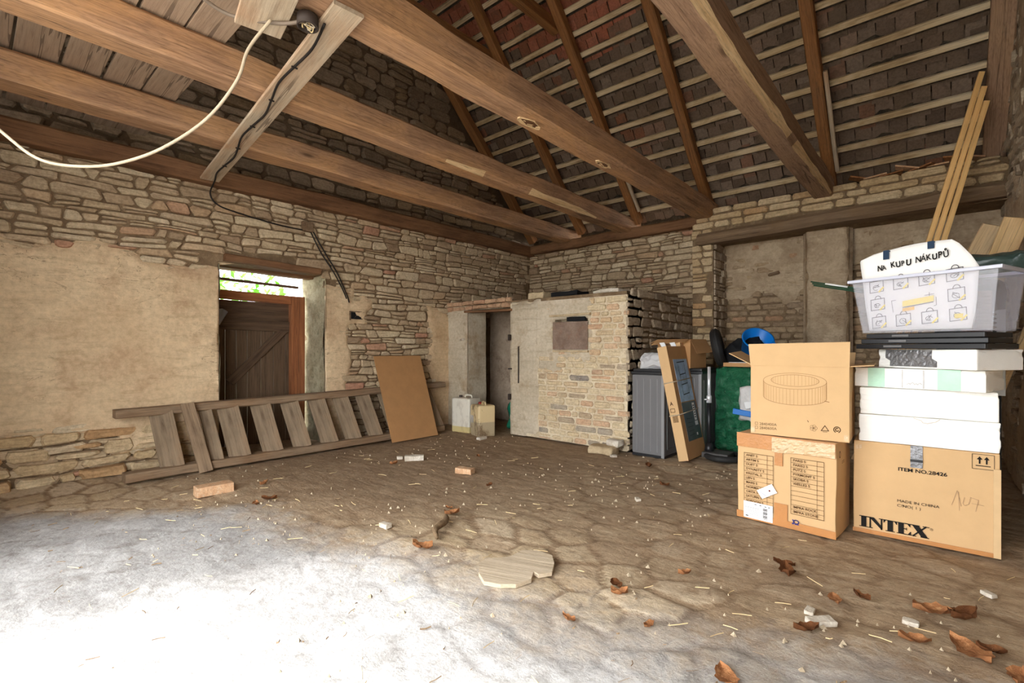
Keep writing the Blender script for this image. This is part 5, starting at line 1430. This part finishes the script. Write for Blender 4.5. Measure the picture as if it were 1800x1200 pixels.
leaf('long tan leaf lying nearest the printed boxes, pointed end toward the gate', (.10, 2.86, -.01), 2.3, .19, .4)
leaf('tan leaf beside the long pointed leaf', (-.08, 2.80, -.01), .3, .12, .7)
leaf('broad brown leaf pair, tan one, before the large box', (-.02, 3.17, -.01), .4, .17, .6)
leaf('dark brown crumpled leaf touching the broad tan leaf', (.09, 3.20, -.01), 1.0, .17, .9, 'leaf_dark')
for i, (x, y, s, m) in enumerate([(-.70, 3.28, .12, 'leaf_dark'), (-.66, 3.16, .15, 'leaf_dark'), (-1.27, 2.30, .09, 'leaf'), (-1.33, 2.38, .10, 'leaf_dark'), (-1.02, 2.13, .07, 'leaf'), (-1.33, 1.92, .07, 'leaf'),
        (-.40, 2.98, .10, 'leaf'), (-.46, 2.58, .12, 'leaf_dark'), (-.30, 3.10, .09, 'leaf_dark'), (.24, 2.75, .13, 'leaf'), (.17, 2.92, .1, 'leaf_dark'), (-4.85, 1.9, .1, 'leaf'), (-4.35, 1.75, .13, 'leaf_dark'), (-4.15, 4.1, .08, 'leaf'),
        (-4.6, 3.2, .1, 'leaf'), (-3.0, 2.62, .07, 'leaf'), (-2.4, 5.0, .12, 'leaf_dark'), (-1.1, 2.75, .08, 'leaf'), (-4.3, 1.62, .09, 'leaf'), (-3.2, 3.3, .08, 'leaf_dark'), (-1.95, 4.4, .09, 'leaf_dark')]):
    leaf(LB, (x, y, -.012), i * 1.9, s, .5 + (i % 3) * .35, m, 'small dry leaves on the floor')
setfr()
o = tube('stick', spline([(-2.84, 2.45, .012), (-2.72, 2.34, .03), (-2.66, 2.20, .03), (-2.55, 2.12, .015)], 6), .02, M['twig'], None, 9, radii=[.014 + .012 * math.sin(i * .17 + .3) for i in range(19)]); tag(o, 'thick grey bark stick lying in the middle of the floor', 'stick')
o = mesh('slab_fragment', [], [], M['slab']); bpy.data.objects.remove(o)
ol = [(-1.99, 2.33), (-1.90, 2.41), (-1.80, 2.40), (-1.72, 2.33), (-1.66, 2.22), (-1.70, 2.16), (-1.74, 2.165), (-1.70, 2.07), (-1.73, 1.98), (-1.78, 1.93), (-1.86, 1.90), (-1.97, 1.95), (-2.05, 2.02), (-2.06, 2.12), (-2.00, 2.18), (-1.97, 2.24)]
rr = random.Random(2); ol = [(x + rr.uniform(-.012, .012), y + rr.uniform(-.012, .012)) for x, y in ol]
c = (-1.86, 2.13); Wm = Matrix.Translation((c[0], c[1], .0)) @ Matrix.Rotation(math.radians(20), 4, 'Z')
inv = Wm.inverted(); P2 = [inv @ Vector((x, y, 0)) for x, y in ol]; n = len(P2)
o = mesh('slab_fragment', [(p.x, p.y, .0) for p in P2] + [(p.x, p.y, .022) for p in P2], [tuple(range(n - 1, -1, -1)), tuple(range(n, 2 * n))] + [(k, (k + 1) % n, n + (k + 1) % n, n + k) for k in range(n)], M['slab'], None, False, Wm)
tag(o, 'broken piece of grooved pale slab lying near the middle of the floor', 'slab')
def brick(name, label, x, y, rz, sx, sy, sz, m='brick_loose', z=-.015):
    setfr((x, y, z), rz); o = crumple(name, (-sx / 2, -sy / 2, 0), (sx / 2, sy / 2, sz), M[m], None, .006, 3, .006, 14, x); setfr(); return tag(o, label, 'brick' if 'brick' in name else 'stone')
brick('brick', 'pale whole brick on the floor before the wooden stair', -4.93, 1.50, 1.52, .29, .14, .085)
brick('brick', 'small orange half brick in the middle of the floor before the hardboard sheet', -3.74, 3.49, .3, .19, .09, .06)
brick('plaster_lump', 'white crumbly plaster lump on the floor before the hardboard sheet', -4.62, 3.50, .9, .22, .09, .06, 'chip')
brick('plaster_lump', 'small white plaster crumb beside the larger white lump', -4.79, 3.42, .9, .07, .05, .035, 'chip')
for i, (x, y, s, lab) in enumerate([(-.10, 2.98, .05, 'round white pebble near the broad tan leaf'), (-.42, 2.70, .07, 'long white shard before the printed boxes'), (-.48, 2.78, .05, 'white crumb beside the long white shard'), (-1.95, 3.85, .05, 'pale pebble in the middle of the sett floor'),
        (-3.05, 2.05, .07, 'grey stone flake on the cement apron'), (-2.95, 5.2, .06, 'white chip on the floor before the jerry cans'), (-4.95, 4.95, .09, 'white stick of plaster before the dirty jerry can'), (.2, 3.6, .05, 'pale pebble before the large printed box')]):
    brick('pebble', lab, x, y, i * .8, s * (1.8 if i in (1, 6) else 1.2), s * .8, s * .45, 'chip')

# loose crumbs and straw
rr = random.Random(44); vs, fs = [], []
for i in range(900):
    x = rr.uniform(-6.1, .5); y = rr.uniform(.2, 5.4) ; s = rr.choice((.004, .005, .006, .008, .012)) * rr.uniform(.7, 1.2)
    if x < -5.75 or (x > -1.3 and y > 3.9): continue
    if mn.noise(Vector((x * .9, y * .9, 3))) < -.12 + .1 * (y < 2): continue
    b = len(vs); z = -.010
    for k in range(4): a = k * 1.57 + rr.uniform(-.4, .4); vs.append((x + s * math.cos(a) * 1.3, y + s * math.sin(a), z))
    vs += [(x + rr.uniform(-.3, .3) * s, y + rr.uniform(-.3, .3) * s, z + s * .5 + .012)]
    fs += [(b, b + 1, b + 4), (b + 1, b + 2, b + 4), (b + 2, b + 3, b + 4), (b + 3, b, b + 4)]
tag(mesh('rubble_crumbs', vs, fs, M['chip_dull']), 'small stone crumbs strewn over the barn floor', 'rubble', None, 'stuff')
vs, fs = [], []
for i in range(170):
    x = rr.uniform(-5.4, .4); y = rr.uniform(.3, 4.6)
    if (x > -1.3 and y > 3.9): continue
    L = rr.uniform(.02, .10); a = rr.uniform(0, 6.28) if i % 3 else rr.gauss(.5, .4); r = .0016; b = len(vs); d = Vector((math.cos(a), math.sin(a), 0)); q = Vector((-d.y, d.x, 0)) * r
    m = Vector((x, y, .006)); e = m + d * L + Vector((0, 0, rr.uniform(0, .01))); k = (m + e) / 2 + q * rr.uniform(-4, 4)
    for p in (m, k, e): vs += [p - q, p + q, p + Vector((0, 0, r * 2))]
    for s_ in (0, 3): fs += [(b + s_, b + s_ + 1, b + s_ + 4, b + s_ + 3), (b + s_ + 1, b + s_ + 2, b + s_ + 5, b + s_ + 4), (b + s_ + 2, b + s_, b + s_ + 3, b + s_ + 5)]
tag(mesh('straw_litter', vs, fs, M['straw']), 'thin straw stalks and twigs scattered on the floor', 'straw', None, 'stuff')

vs, fs = [], []
for i in range(170):
    x = rr.uniform(-5.2, -.2); y = rr.uniform(.25, 2.3)
    L = rr.choice((.01, .015, .02, .03, .05)); a = rr.gauss(.9, .7); r = rr.choice((.001, .002, .0035)); b = len(vs); d = Vector((math.cos(a), math.sin(a), 0)); q = Vector((-d.y, d.x, 0)) * r
    m = Vector((x, y, .002)); e = m + d * L + Vector((0, 0, rr.uniform(0, .012))); k = (m + e) / 2 + q * rr.uniform(-3, 3)
    for p in (m, k, e): vs += [p - q, p + q, p + Vector((0, 0, r * 1.6))]
    for s_ in (0, 3): fs += [(b + s_, b + s_ + 1, b + s_ + 4, b + s_ + 3), (b + s_ + 1, b + s_ + 2, b + s_ + 5, b + s_ + 4), (b + s_ + 2, b + s_, b + s_ + 3, b + s_ + 5)]
tag(mesh('twig_litter', vs, fs, M['twig']), 'dark twig and bark litter on the pale cement apron', 'litter', None, 'stuff')

# ------------------------------------------------------------------ light, camera, view
w = bpy.data.worlds.new('sky'); SC.world = w; w.use_nodes = True
bg = w.node_tree.nodes['Background']; bg.inputs[0].default_value = (.95, .975, 1.0, 1); bg.inputs[1].default_value = 1.0
cam = bpy.data.cameras.new('camera'); co = bpy.data.objects.new('camera', cam); COL.objects.link(co)
cam.sensor_width = 36; cam.lens = 850 / 1800 * 36; cam.shift_y = 12 / 1800; cam.clip_start = .05
co.location = (0, 0, 1.3); co.rotation_euler = (math.pi / 2, 0, math.atan(750 / 850))
SC.camera = co
vs_ = SC.view_settings
vs_.view_transform = 'Standard'; vs_.look = 'None'; vs_.gamma = 1; vs_.use_curve_mapping = False; vs_.exposure = EXPO
SC.cycles.max_bounces = 12; SC.cycles.diffuse_bounces = 8; SC.cycles.transparent_max_bounces = 12
